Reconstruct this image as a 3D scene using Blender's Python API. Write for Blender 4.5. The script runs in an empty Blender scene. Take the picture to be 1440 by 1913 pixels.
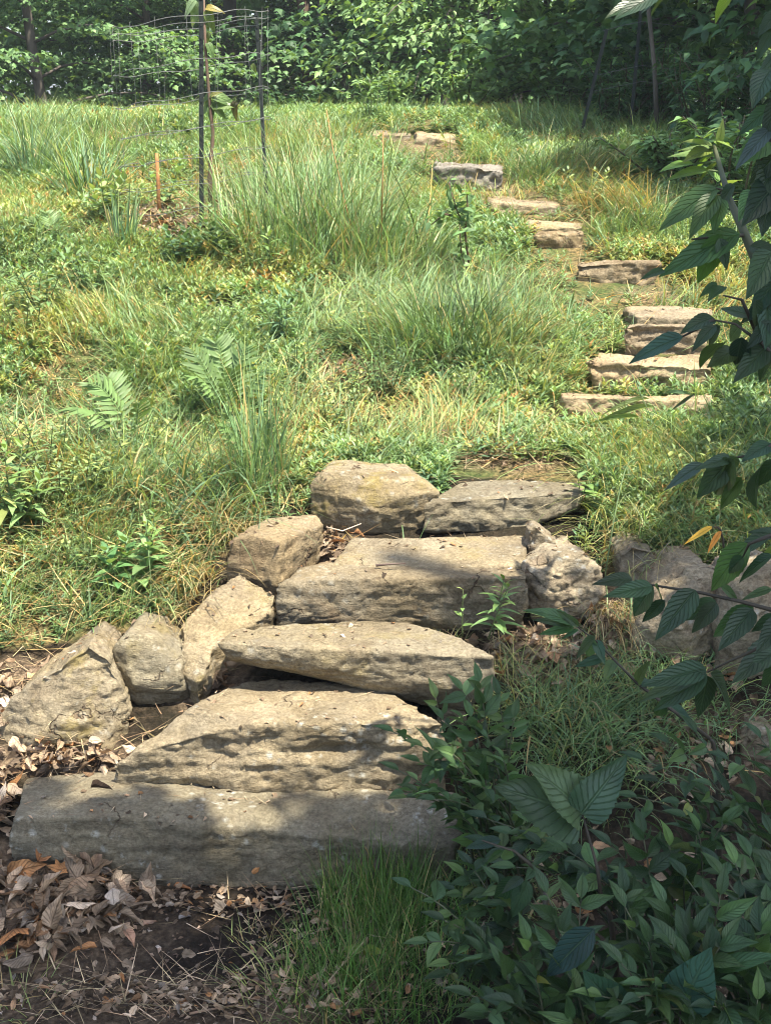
import bpy, bmesh, math, random
import numpy as np
from mathutils import Vector

# ------------------------------------------------------------------ camera, sky, sun, exposure
SC = bpy.context.scene
CAMZ, PITCH, FOC = 1.75, math.radians(16.5), 2500.0
cam_data = bpy.data.cameras.new("camera")
cam_data.sensor_fit = 'VERTICAL'
cam_data.sensor_height = 24.0
cam_data.lens = 24.0 * FOC / 1913.0
cam_data.clip_start = 0.05
cam_data.clip_end = 1000.0
cam = bpy.data.objects.new("camera", cam_data)
cam.location = (0, 0, CAMZ)
cam.rotation_euler = (math.pi / 2 - PITCH, 0, 0)
SC.collection.objects.link(cam)
SC.camera = cam

SUN_EL = math.radians(67.5)
SUN_H = np.array([0.68, -0.73])
SUN_H = SUN_H / np.linalg.norm(SUN_H)
SUN = np.array([math.cos(SUN_EL) * SUN_H[0], math.cos(SUN_EL) * SUN_H[1], math.sin(SUN_EL)])
world = bpy.data.worlds.new("World")
SC.world = world
world.use_nodes = True
wn = world.node_tree.nodes
sky = wn.new("ShaderNodeTexSky")
sky.sky_type = 'NISHITA'
sky.sun_disc = False
sky.sun_elevation = SUN_EL
sky.sun_rotation = math.atan2(SUN_H[0], SUN_H[1])
sky.air_density = 1.0
sky.dust_density = 2.5
sky.ozone_density = 1.0
world.node_tree.links.new(sky.outputs[0], wn["Background"].inputs[0])
wn["Background"].inputs[1].default_value = 0.14
sl = bpy.data.lights.new("sun", 'SUN')
sl.energy = 5.0
sl.angle = math.radians(0.55)
sl.color = (1.0, 0.925, 0.78)
so = bpy.data.objects.new("sun", sl)
so.rotation_euler = Vector(SUN).to_track_quat('Z', 'Y').to_euler()
so.location = (3, -3, 12)
SC.collection.objects.link(so)
SC.view_settings.view_transform = 'Standard'
SC.view_settings.look = 'None'
SC.view_settings.exposure = 1.45
SC.view_settings.gamma = 1.0
SC.cycles.max_bounces = 6
SC.cycles.diffuse_bounces = 3
SC.cycles.glossy_bounces = 1
SC.cycles.transmission_bounces = 3
SC.cycles.transparent_max_bounces = 4
SC.cycles.sample_clamp_indirect = 4.0
SC.cycles.use_denoising = True
SC.cycles.filter_width = 1.05
SC.render.use_persistent_data = False

RNG = np.random.default_rng(7)
random.seed(7)
COL = SC.collection
U = lambda a, b, n=None: RNG.uniform(a, b, n)

# ------------------------------------------------------------------ geometry of the view
CP, SP = math.cos(PITCH), math.sin(PITCH)
def ray(px, py):
    a = (np.asarray(px, float) - 720.0) / FOC
    b = (956.5 - np.asarray(py, float)) / FOC
    return a, CP + b * SP, -SP + b * CP
def at(px, py, Y):
    dx, dy, dz = ray(px, py)
    t = Y / dy
    return np.array([dx * t, Y + 0 * t, CAMZ + dz * t])
def project(p):
    x, y, z = p[..., 0], p[..., 1], p[..., 2] - CAMZ
    f = y * CP - z * SP
    u = y * SP + z * CP
    f = np.where(f < 0.05, 0.05, f)
    return 720.0 + FOC * x / f, 956.5 - FOC * u / f

# ------------------------------------------------------------------ noise
def _hash(i, j, k):
    h = (i.astype(np.uint32) * np.uint32(374761393) + j.astype(np.uint32) * np.uint32(668265263) + k.astype(np.uint32) * np.uint32(2147483647 - 58))
    h = (h ^ (h >> np.uint32(13))) * np.uint32(1274126177)
    h = h ^ (h >> np.uint32(16))
    return (h & np.uint32(0xFFFF)).astype(np.float64) / 65535.0
def vnoise(p):
    f = np.floor(p)
    i = f.astype(np.int64)
    d = p - f
    d = d * d * (3 - 2 * d)
    r = 0
    for a in (0, 1):
        wa = d[:, 0] if a else 1 - d[:, 0]
        for b in (0, 1):
            wb = d[:, 1] if b else 1 - d[:, 1]
            for c in (0, 1):
                wc = d[:, 2] if c else 1 - d[:, 2]
                r = r + wa * wb * wc * _hash(i[:, 0] + a, i[:, 1] + b, i[:, 2] + c)
    return r * 2 - 1
def fbm(p, octv=4, gain=0.5):
    r, amp = 0, 1.0
    for o in range(octv):
        r = r + amp * vnoise(p * (2.03 ** o) + 17.3 * o)
        amp *= gain
    return r
def fbm2(x, y, s, octv=3, seed=0.0):
    return fbm(np.stack([np.ravel(x) * s + seed, np.ravel(y) * s - seed, np.zeros(np.size(x)) + seed], 1), octv).reshape(np.shape(x))

# ------------------------------------------------------------------ ground height
PY = [-60, 1.0, 2.0, 2.80, 2.95, 3.05, 3.25, 3.45, 3.80, 4.05, 4.70, 5.20, 5.60, 6.00, 6.40, 7.10, 7.55, 7.9, 9.0, 9.4, 11, 14, 20, 60, 400]
PZ = [-.6, -.10, -.03, 0.0, .10, .155, .27, .385, .525, .625, .705, .87, .96, 1.055, 1.17, 1.28, 1.36, 1.45, 1.575, 1.64, 1.70, 1.68, 1.6, 1.4, 0.5]
def ground(x, y):
    x = np.asarray(x, float); y = np.asarray(y, float)
    z = np.interp(y, PY, PZ)
    z = z + 0.030 * fbm2(x, y, 1.9, 2, 3.1) * np.clip((y - 2.9) / 1.2, .25, 1.0)
    z = z + 0.010 * fbm2(x, y, 8.0, 2, 9.7)
    z = z + 0.05 * np.exp(-((x + .95) ** 2 + (y - 6.3) ** 2) / .8)
    z = z + 0.07 * np.exp(-((x - .30) ** 2 / .12 + (y - 9.35) ** 2 / .25))
    z = z - 0.05 * np.clip(x - 1.3, 0, 3) * np.clip(y - 5, 0, 1)
    return z
TS = np.concatenate([np.arange(1.2, 12, .012), np.arange(12, 60, .06)])
def hit(px, py):
    """where the line of sight through a pixel meets the ground"""
    dx, dy, dz = [float(v) for v in ray(px, py)]
    x, y, z = dx * TS, dy * TS, CAMZ + dz * TS
    lo = np.interp(y, PY, PZ)
    i0 = int(np.argmax(z < lo + .09)); i0 = max(0, i0)
    w = slice(i0, min(i0 + 160, len(TS)))
    gz = ground(x[w], y[w])
    u = z[w] <= gz
    k = int(np.argmax(u)) if u.any() else len(gz) - 1
    return np.array([x[w][k], y[w][k], gz[k]])

# ------------------------------------------------------------------ mesh gathering
class Soup:
    def __init__(s):
        s.v, s.l, s.n, s.t, s.u, s.c = [], [], [], [], [], 0
    def add(s, v, loops, sizes, tint, uv=None):
        v = np.asarray(v, float).reshape(-1, 3)
        n = len(v)
        s.v.append(v)
        s.l.append(np.asarray(loops, np.int64).ravel() + s.c)
        s.n.append(np.asarray(sizes, np.int64).ravel())
        tint = np.asarray(tint, float)
        s.t.append(np.broadcast_to(tint, (n, 3)) if tint.ndim == 1 else tint)
        s.u.append(np.zeros((n, 2)) if uv is None else uv)
        s.c += n
    def inst(s, tpl, M, loc, tint):
        """M (N,3,3) columns = local axes, loc (N,3), tint (N,3)"""
        v, loops, sizes, uv = tpl
        N, k = len(loc), len(v)
        if N == 0:
            return
        W = np.einsum('nij,kj->nki', M, v) + loc[:, None, :]
        L = (loops[None, :] + (np.arange(N) * k)[:, None]).ravel()
        s.add(W.reshape(-1, 3), L, np.tile(sizes, N), np.repeat(tint, k, 0), np.tile(uv, (N, 1)))
    def build(s, name, mat, parent=None, origin=(0, 0, 0), smooth=True):
        me = bpy.data.meshes.new(name)
        v = np.concatenate(s.v) - np.asarray(origin, float)
        l = np.concatenate(s.l); n = np.concatenate(s.n)
        me.vertices.add(len(v)); me.vertices.foreach_set("co", v.ravel().astype(np.float32))
        me.loops.add(len(l)); me.loops.foreach_set("vertex_index", l.astype(np.int32))
        me.polygons.add(len(n))
        me.polygons.foreach_set("loop_start", np.concatenate([[0], np.cumsum(n)[:-1]]).astype(np.int32))
        me.polygons.foreach_set("use_smooth", np.full(len(n), smooth))
        t = np.concatenate(s.t)
        a = me.attributes.new("tint", 'FLOAT_COLOR', 'POINT')
        a.data.foreach_set("color", np.concatenate([t, np.ones((len(t), 1))], 1).ravel().astype(np.float32))
        uv = np.concatenate(s.u)
        ul = me.uv_layers.new(name="UVMap")
        ul.data.foreach_set("uv", uv[l].ravel().astype(np.float32))
        me.update(calc_edges=True)
        me.materials.append(mat)
        o = bpy.data.objects.new(name, me)
        COL.objects.link(o)
        if parent is not None:
            o.parent = parent
        else:
            o.location = origin
        return o

def tag(o, label=None, cat=None, group=None, kind=None):
    if label: o["label"] = label
    if cat: o["category"] = cat
    if group: o["group"] = group
    if kind: o["kind"] = kind
    return o
def empty(name, loc, label, cat, group=None):
    o = bpy.data.objects.new(name, None)
    o.location = loc
    o.empty_display_size = .05
    COL.objects.link(o)
    return tag(o, label, cat, group)
def copy_thing(root, loc, rz=0.0, sc=1.0, label=None):
    r = root.copy()
    COL.objects.link(r)
    r.location = loc
    r.rotation_euler = (0, 0, rz)
    r.scale = (sc, sc, sc)
    if label: r["label"] = label
    for ch in list(root.children):
        c = ch.copy(); COL.objects.link(c); c.parent = r
    return r

def unit(v):
    v = np.asarray(v, float)
    return v / np.maximum(np.linalg.norm(v, axis=-1, keepdims=True), 1e-9)
def frames(d, n, scale=1.0, wscale=1.0):
    """matrices whose y axis is d and z axis near n"""
    d = unit(d)
    x = unit(np.cross(d, n))
    z = np.cross(x, d)
    scale = np.asarray(scale, float).reshape(-1, 1)
    wscale = np.asarray(wscale, float).reshape(-1, 1)
    return np.stack([x * scale * wscale, d * scale, z * scale], axis=2)

def tube(soup, pts, rad, tint, sides=6):
    pts = np.asarray(pts, float)
    n = len(pts)
    rad = np.broadcast_to(np.asarray(rad, float), (n,))
    tan = unit(np.gradient(pts, axis=0))
    ref = np.array([0.3, 0.9, 0.2]) if abs(tan[0][2]) > .8 else np.array([0.05, 0.1, 1.0])
    a = unit(np.cross(tan, ref)); b = np.cross(tan, a)
    th = np.arange(sides) / sides * 2 * math.pi
    ring = pts[:, None, :] + rad[:, None, None] * (a[:, None, :] * np.cos(th)[None, :, None] + b[:, None, :] * np.sin(th)[None, :, None])
    i = np.arange(n - 1)[:, None] * sides
    k = np.arange(sides)[None, :]
    k2 = (k + 1) % sides
    q = np.stack([i + k, i + k2, i + sides + k2, i + sides + k], 2).reshape(-1)
    caps = np.concatenate([np.arange(sides)[::-1], np.arange(sides) + (n - 1) * sides])
    uv = np.stack([np.repeat(np.linspace(0, 1, n), sides), np.tile(th, n)], 1)
    soup.add(ring.reshape(-1, 3), np.concatenate([q, caps]), [4] * ((n - 1) * sides) + [sides, sides], tint, uv)

def curve(p0, p1, bend, n=8):
    """points from p0 to p1 bowed by the vector bend"""
    t = np.linspace(0, 1, n)[:, None]
    p0, p1, bend = np.asarray(p0, float), np.asarray(p1, float), np.asarray(bend, float)
    return p0 * (1 - t) + p1 * t + bend * (4 * t * (1 - t))

def blades(soup, base, az, length, width, lean, bend, tint, segs=4, tipw=0.12, tip_tint=None):
    """ribbon leaves of grass; lean and bend in radians from the vertical"""
    N = len(base)
    if N == 0: return
    s = np.linspace(0, 1, segs + 1)
    pos = np.zeros((N, segs + 1, 3)); pos[:, 0] = base
    hx, hy = np.cos(az), np.sin(az)
    for k in range(segs):
        th = lean + bend * (s[k] + .5 / segs)
        st = length / segs
        pos[:, k + 1, 0] = pos[:, k, 0] + st * np.sin(th) * hx
        pos[:, k + 1, 1] = pos[:, k, 1] + st * np.sin(th) * hy
        pos[:, k + 1, 2] = pos[:, k, 2] + st * np.cos(th)
    tw = az + math.pi / 2 + U(-.7, .7, N)
    side = np.stack([np.cos(tw), np.sin(tw), U(-.25, .25, N)], 1)
    w = width[:, None] * 0.5 * (1 - (1 - tipw) * s[None, :] ** 1.6)
    L = pos - side[:, None, :] * w[:, :, None]
    R = pos + side[:, None, :] * w[:, :, None]
    V = np.stack([L, R], 2).reshape(N, -1, 3)
    k = np.arange(segs)
    q = np.stack([2 * k, 2 * k + 1, 2 * k + 3, 2 * k + 2], 1).ravel()
    m = 2 * (segs + 1)
    loops = (q[None, :] + (np.arange(N) * m)[:, None]).ravel()
    if tip_tint is None:
        T = np.repeat(tint, m, 0)
    else:
        f = np.repeat(s, 2)[None, :, None] ** 2
        T = (tint[:, None, :] * (1 - f) + tip_tint[:, None, :] * f).reshape(-1, 3)
    soup.add(V.reshape(-1, 3), loops, np.full(N * segs, 4), T)

def leaf_tpl(width=.4, ns=6, na=2, fold=.25, droop=.25, shape='ovate', serr=0.0, wave=0.0, cup=0.0, ragged=0.0):
    """leaf of unit length along +y, growing from the origin"""
    if serr: ns = max(ns, 18)
    t = np.linspace(0, 1, ns + 1)
    if shape == 'ovate':
        w = np.sin(np.pi * np.clip(t, 0, 1) ** .72) ** .85 * (1 - .25 * t)
    elif shape == 'lance':
        w = np.sin(np.pi * t ** .8) ** 1.1
    elif shape == 'round':
        w = np.sin(np.pi * t ** .62) ** .6
    elif shape == 'heart':
        w = np.sin(np.pi * (t * .97 + .03) ** .5) ** .75
    w = w / w.max()
    w = np.maximum(w, 0.02) * width / 2
    if serr:
        w = w * (1 - serr * ((np.arange(ns + 1)) % 2) * np.sin(np.pi * np.clip(t, .02, .98)))
    a = np.linspace(-1, 1, 2 * na + 1)
    X = w[:, None] * a[None, :]
    Yc = np.repeat(t[:, None], len(a), 1)
    if serr:
        Yc = Yc - 0.02 * np.abs(a)[None, :] * np.sin(np.pi * t)[:, None]
    Z = fold * np.abs(X) - droop * (t ** 2)[:, None] + wave * np.sin(t * 9.0)[:, None] * np.abs(a)[None, :] * width + cup * (a ** 2)[None, :] * w[:, None]
    if ragged:
        X = X * (1 + RNG.normal(0, ragged, X.shape)); Z = Z + RNG.normal(0, ragged * .12, X.shape)
    v = np.stack([X, Yc, Z], 2).reshape(-1, 3)
    c = len(a)
    i, j = np.meshgrid(np.arange(ns), np.arange(c - 1), indexing='ij')
    q = np.stack([i * c + j, i * c + j + 1, (i + 1) * c + j + 1, (i + 1) * c + j], 2).reshape(-1)
    uv = np.stack([Yc, np.repeat(a[None, :], ns + 1, 0) * .5 + .5], 2).reshape(-1, 2)
    return v, q, np.full(ns * (c - 1), 4), uv
def poly_tpl(pts, z=None):
    p = np.asarray(pts, float)
    v = np.concatenate([p, np.zeros((len(p), 1))], 1)
    if z is not None: v[:, 2] = z
    return v, np.arange(len(p)), np.array([len(p)]), np.stack([p[:, 1], p[:, 0] + .5], 1)
def fan_tpl(pts, zc=.06, droop=.1):
    """lobed leaf as a fan round a raised middle"""
    p = np.asarray(pts, float)
    n = len(p)
    mid = p.mean(0)
    v = np.zeros((n + 1, 3)); v[:n, :2] = p; v[n, :2] = mid; v[n, 2] = zc
    r = np.linalg.norm(p - mid, axis=1)
    v[:n, 2] = -droop * r ** 2 * 2
    k = np.arange(n)
    loops = np.stack([k, (k + 1) % n, np.full(n, n)], 1).ravel()
    return v, loops, np.full(n, 3), np.stack([v[:, 1], v[:, 0] + .5], 1)
MAPLE = fan_tpl([(0, 0), (.16, .04), (.42, .02), (.33, .22), (.55, .45), (.28, .5), (.24, .66), (0, 1), (-.24, .66), (-.28, .5), (-.55, .45), (-.33, .22), (-.42, .02), (-.16, .04)], .05, .25)
OAK = fan_tpl([(0, 0), (.10, .12), (.24, .18), (.12, .32), (.34, .45), (.15, .55), (.30, .75), (.10, .8), (0, 1), (-.10, .8), (-.30, .75), (-.15, .55), (-.34, .45), (-.12, .32), (-.24, .18), (-.10, .12)], .05, .3)

# palettes (linear albedo)
def pal(n, cols, wts, jit=.18):
    cols = np.asarray(cols, float)
    w = np.asarray(wts, float)
    i = RNG.choice(len(cols), n, p=w / w.sum())
    j = RNG.choice(len(cols), n, p=w / w.sum())
    f = U(0, .45, n)[:, None]
    c = cols[i] * (1 - f) + cols[j] * f
    return c * np.exp(RNG.normal(0, jit, (n, 1)))
FRESH = (.19, .305, .115); MID = (.12, .215, .085); YEL = (.32, .37, .12); MINT = (.27, .38, .21); STRAW = (.48, .34, .15); RUST = (.40, .22, .08)
DEEP = (.07, .13, .055); BLUEG = (.13, .235, .13); HAY = (.36, .30, .17)

# ------------------------------------------------------------------ materials
def new_mat(name):
    m = bpy.data.materials.new(name)
    m.use_nodes = True
    nt = m.node_tree
    nt.nodes.clear()
    out = nt.nodes.new("ShaderNodeOutputMaterial")
    return m, nt, nt.nodes, nt.links, out
def ramp(n, stops):
    r = n.new("ShaderNodeValToRGB")
    e = r.color_ramp.elements
    while len(e) > 1: e.remove(e[-1])
    e[0].position = stops[0][0]; e[0].color = (*stops[0][1], 1)
    for p, c in stops[1:]:
        x = e.new(p); x.color = (*c, 1)
    return r
def noise_tex(n, l, scale, detail=4, rough=.55, coord=None, vec_scale=None):
    t = n.new("ShaderNodeTexNoise")
    t.inputs["Scale"].default_value = scale
    t.inputs["Detail"].default_value = detail
    t.inputs["Roughness"].default_value = rough
    if coord is not None:
        if vec_scale is not None:
            mp = n.new("ShaderNodeMapping"); mp.inputs["Scale"].default_value = vec_scale
            l.new(coord, mp.inputs[0]); l.new(mp.outputs[0], t.inputs["Vector"])
        else:
            l.new(coord, t.inputs["Vector"])
    return t
def mixc(n, l, fac, a, b, mode='MIX'):
    m = n.new("ShaderNodeMix"); m.data_type = 'RGBA'; m.blend_type = mode
    for sock, v in ((m.inputs[0], fac), (m.inputs[6], a), (m.inputs[7], b)):
        if isinstance(v, (int, float)): sock.default_value = v
        elif isinstance(v, tuple): sock.default_value = (*v, 1)
        else: l.new(v, sock)
    return m.outputs[2]
def mth(n, l, op, a, b=None):
    m = n.new("ShaderNodeMath"); m.operation = op
    for i, v in ((0, a), (1, b)):
        if v is None: continue
        if isinstance(v, (int, float)): m.inputs[i].default_value = v
        else: l.new(v, m.inputs[i])
    return m.outputs[0]

def leaf_mat(name, rough=.5, trans=.35, veins=False, spec=.4, mottle=.25, tr_tint=(1.25, 1.15, .5), vein_c=(.12, .2, .10), vein_k=.3):
    m, nt, n, l, out = new_mat(name)
    at_ = n.new("ShaderNodeAttribute"); at_.attribute_name = "tint"
    tc = n.new("ShaderNodeTexCoord")
    nz = noise_tex(n, l, 22 if veins else 9, 3, .6, tc.outputs["Object"])
    var = ramp(n, [(.3, (1 - mottle,) * 3), (.7, (1 + mottle,) * 3)])
    l.new(nz.outputs[0], var.inputs[0])
    c = mixc(n, l, 1.0, at_.outputs["Color"], var.outputs[0], 'MULTIPLY')
    bs = n.new("ShaderNodeBsdfPrincipled")
    if veins:
        uv = n.new("ShaderNodeUVMap"); uv.uv_map = "UVMap"
        sx = n.new("ShaderNodeSeparateXYZ"); l.new(uv.outputs[0], sx.inputs[0])
        v = mth(n, l, 'ABSOLUTE', mth(n, l, 'SUBTRACT', sx.outputs[1], .5))
        ph = mth(n, l, 'SUBTRACT', mth(n, l, 'MULTIPLY', sx.outputs[0], 9.0), mth(n, l, 'MULTIPLY', v, 5.5))
        fr = mth(n, l, 'ABSOLUTE', mth(n, l, 'SUBTRACT', mth(n, l, 'FRACT', ph), .5))
        side = n.new("ShaderNodeMapRange"); side.inputs[1].default_value = .02; side.inputs[2].default_value = .14; side.inputs[3].default_value = 1.0; side.inputs[4].default_value = 0.0
        l.new(fr, side.inputs[0])
        midr = n.new("ShaderNodeMapRange"); midr.inputs[1].default_value = .01; midr.inputs[2].default_value = .05; midr.inputs[3].default_value = 1.0; midr.inputs[4].default_value = 0.0
        l.new(v, midr.inputs[0])
        vein = mth(n, l, 'MAXIMUM', mth(n, l, 'MULTIPLY', side.outputs[0], .6), midr.outputs[0])
        c = mixc(n, l, mth(n, l, 'MULTIPLY', vein, vein_k), c, vein_c)
        bp = n.new("ShaderNodeBump"); bp.inputs["Strength"].default_value = .8; bp.inputs["Distance"].default_value = .006; bp.invert = True
        l.new(vein, bp.inputs["Height"]); l.new(bp.outputs[0], bs.inputs["Normal"])
    l.new(c, bs.inputs["Base Color"])
    bs.inputs["Roughness"].default_value = rough
    bs.inputs["Specular IOR Level"].default_value = spec
    tr = n.new("ShaderNodeBsdfTranslucent")
    l.new(mixc(n, l, 1.0, c, tr_tint, 'MULTIPLY'), tr.inputs[0])
    mx = n.new("ShaderNodeMixShader"); mx.inputs[0].default_value = trans
    l.new(bs.outputs[0], mx.inputs[1]); l.new(tr.outputs[0], mx.inputs[2]); l.new(mx.outputs[0], out.inputs[0])
    return m
def bark_mat(name, a, b, scale=14):
    m, nt, n, l, out = new_mat(name)
    tc = n.new("ShaderNodeTexCoord")
    nz = noise_tex(n, l, scale, 5, .65, tc.outputs["Object"], (1, 1, .18))
    r = ramp(n, [(.3, a), (.7, b)]); l.new(nz.outputs[0], r.inputs[0])
    bs = n.new("ShaderNodeBsdfPrincipled"); bs.inputs["Roughness"].default_value = .85
    l.new(r.outputs[0], bs.inputs["Base Color"])
    bp = n.new("ShaderNodeBump"); bp.inputs["Strength"].default_value = .6; bp.inputs["Distance"].default_value = .01
    l.new(nz.outputs[0], bp.inputs["Height"]); l.new(bp.outputs[0], bs.inputs["Normal"])
    l.new(bs.outputs[0], out.inputs[0])
    return m
def plain_mat(name, c, rough=.5, metal=0.0, vary=.2, scale=40):
    m, nt, n, l, out = new_mat(name)
    tc = n.new("ShaderNodeTexCoord")
    nz = noise_tex(n, l, scale, 3, .6, tc.outputs["Object"])
    r = ramp(n, [(.3, tuple(x * (1 - vary) for x in c)), (.7, tuple(x * (1 + vary) for x in c))]); l.new(nz.outputs[0], r.inputs[0])
    bs = n.new("ShaderNodeBsdfPrincipled"); bs.inputs["Roughness"].default_value = rough; bs.inputs["Metallic"].default_value = metal
    l.new(r.outputs[0], bs.inputs["Base Color"]); l.new(bs.outputs[0], out.inputs[0])
    return m
def rock_mat(name, a, b, stain=(.10, .075, .05), lichen=(.46, .46, .40), lich=.5, moss=.0, stain_amt=.55, strata=6.0, grey=.3):
    """weathered sandstone: two body colours, dark stains, pale lichen spots, some ochre growth"""
    m, nt, n, l, out = new_mat(name)
    tc = n.new("ShaderNodeTexCoord"); O = tc.outputs["Object"]
    oi = n.new("ShaderNodeObjectInfo")
    off = n.new("ShaderNodeVectorMath"); off.operation = 'ADD'; l.new(O, off.inputs[0])
    cmb = n.new("ShaderNodeCombineXYZ")
    for i in range(3): l.new(mth(n, l, 'MULTIPLY', oi.outputs["Random"], 31.7 + 9 * i), cmb.inputs[i])
    l.new(cmb.outputs[0], off.inputs[1]); V = off.outputs[0]
    big = noise_tex(n, l, 4.5, 6, .62, V)
    r1 = ramp(n, [(.36, a), (.62, b)]); l.new(big.outputs[0], r1.inputs[0])
    bed = noise_tex(n, l, strata, 5, .6, V, (.7, .7, 5.0))
    r2 = ramp(n, [(.35, (.66, .63, .60)), (.65, (1.18, 1.16, 1.12))]); l.new(bed.outputs[0], r2.inputs[0])
    c = mixc(n, l, .8, r1.outputs[0], r2.outputs[0], 'MULTIPLY')
    gp = noise_tex(n, l, 3.1, 5, .65, V, (1.3, 1.3, 1.0)); gpr = ramp(n, [(.46, (0, 0, 0)), (.60, (1, 1, 1))]); l.new(gp.outputs[0], gpr.inputs[0])
    c = mixc(n, l, mth(n, l, 'MULTIPLY', gpr.outputs[0], grey), c, (.255, .24, .205))
    tv = ramp(n, [(0.0, (.84, .86, .84)), (.5, (1.0, .98, .93)), (1.0, (1.12, 1.06, .94))]); l.new(oi.outputs["Random"], tv.inputs[0])
    c = mixc(n, l, 1.0, c, tv.outputs[0], 'MULTIPLY')
    st = noise_tex(n, l, 9.0, 7, .7, V)
    sr = ramp(n, [(.50, (0, 0, 0)), (.64, (1, 1, 1))]); l.new(st.outputs[0], sr.inputs[0])
    c = mixc(n, l, mth(n, l, 'MULTIPLY', sr.outputs[0], stain_amt), c, stain)
    fine = noise_tex(n, l, 110, 4, .7, V)
    r3 = ramp(n, [(.3, (.58, .56, .53)), (.7, (1.38, 1.38, 1.36))]); l.new(fine.outputs[0], r3.inputs[0])
    c = mixc(n, l, .9, c, r3.outputs[0], 'MULTIPLY')
    vo = n.new("ShaderNodeTexVoronoi"); vo.inputs["Scale"].default_value = 34; l.new(V, vo.inputs["Vector"])
    lm = noise_tex(n, l, 6, 5, .6, V)
    lr = ramp(n, [(.52, (0, 0, 0)), (.60, (1, 1, 1))]); l.new(lm.outputs[0], lr.inputs[0])
    vr = ramp(n, [(.18, (1, 1, 1)), (.42, (0, 0, 0))]); l.new(vo.outputs["Distance"], vr.inputs[0])
    ln = noise_tex(n, l, 70, 3, .6, V); lnr = ramp(n, [(.42, (0, 0, 0)), (.55, (1, 1, 1))]); l.new(ln.outputs[0], lnr.inputs[0])
    lf = mth(n, l, 'MULTIPLY', mth(n, l, 'MULTIPLY', lr.outputs[0], vr.outputs[0]), lnr.outputs[0])
    c = mixc(n, l, mth(n, l, 'MULTIPLY', lf, lich), c, lichen)
    if moss > 0:
        mn = noise_tex(n, l, 7.5, 6, .68, V); mr = ramp(n, [(.55, (0, 0, 0)), (.66, (1, 1, 1))]); l.new(mn.outputs[0], mr.inputs[0])
        c = mixc(n, l, mth(n, l, 'MULTIPLY', mr.outputs[0], moss), c, (.22, .17, .045))
    # hairline cracks: warped cell edges, broken up by noise
    wn_ = noise_tex(n, l, 7, 4, .6, V)
    wv = n.new("ShaderNodeVectorMath"); wv.operation = 'MULTIPLY_ADD'; l.new(wn_.outputs["Color"], wv.inputs[0]); wv.inputs[1].default_value = (.22, .22, .22); l.new(V, wv.inputs[2])
    ck = n.new("ShaderNodeTexVoronoi"); ck.feature = 'DISTANCE_TO_EDGE'; ck.inputs["Scale"].default_value = 3.2; l.new(wv.outputs[0], ck.inputs["Vector"])
    cr = ramp(n, [(.003, (1, 1, 1)), (.010, (0, 0, 0))]); l.new(ck.outputs["Distance"], cr.inputs[0])
    cb = noise_tex(n, l, 5, 3, .6, V); cbr = ramp(n, [(.54, (0, 0, 0)), (.62, (1, 1, 1))]); l.new(cb.outputs[0], cbr.inputs[0])
    crack = mth(n, l, 'MULTIPLY', cr.outputs[0], cbr.outputs[0])
    c = mixc(n, l, mth(n, l, 'MULTIPLY', crack, .6), c, (.06, .025, .016))
    # etched dark lines
    et = noise_tex(n, l, 24, 6, .66, V, (1, 1, 1.7)); ev = mth(n, l, 'ABSOLUTE', mth(n, l, 'SUBTRACT', et.outputs[0], .5))
    er = ramp(n, [(.004, (1, 1, 1)), (.022, (0, 0, 0))]); l.new(ev, er.inputs[0])
    en = noise_tex(n, l, 8, 3, .6, V); enr = ramp(n, [(.42, (0, 0, 0)), (.6, (1, 1, 1))]); l.new(en.outputs[0], enr.inputs[0])
    c = mixc(n, l, mth(n, l, 'MULTIPLY', mth(n, l, 'MULTIPLY', er.outputs[0], enr.outputs[0]), .55), c, (.07, .052, .035))
    # dark pits and pale grains
    pv = noise_tex(n, l, 190, 3, .75, V)
    pr = ramp(n, [(.28, (.72, .7, .67)), (.42, (1, 1, 1)), (.62, (1, 1, 1)), (.76, (1.35, 1.33, 1.3))]); l.new(pv.outputs[0], pr.inputs[0])
    c = mixc(n, l, .9, c, pr.outputs[0], 'MULTIPLY')
    bs = n.new("ShaderNodeBsdfPrincipled"); bs.inputs["Roughness"].default_value = .92; bs.inputs["Specular IOR Level"].default_value = .2
    l.new(c, bs.inputs["Base Color"])
    hack = noise_tex(n, l, 30, 7, .68, V, (.8, .8, 2.2))
    h0 = mth(n, l, 'ABSOLUTE', mth(n, l, 'SUBTRACT', hack.outputs[0], .5))
    b0 = n.new("ShaderNodeBump"); b0.inputs["Strength"].default_value = 1.0; b0.inputs["Distance"].default_value = .012
    l.new(h0, b0.inputs["Height"])
    b1 = n.new("ShaderNodeBump"); b1.inputs["Strength"].default_value = .8; b1.inputs["Distance"].default_value = .006
    h = noise_tex(n, l, 85, 6, .72, V); l.new(h.outputs[0], b1.inputs["Height"]); l.new(b0.outputs[0], b1.inputs["Normal"])
    b2 = n.new("ShaderNodeBump"); b2.inputs["Strength"].default_value = .9; b2.inputs["Distance"].default_value = .01; b2.invert = True
    l.new(crack, b2.inputs["Height"]); l.new(b1.outputs[0], b2.inputs["Normal"])
    l.new(b2.outputs[0], bs.inputs["Normal"])
    l.new(bs.outputs[0], out.inputs[0])
    return m

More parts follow.
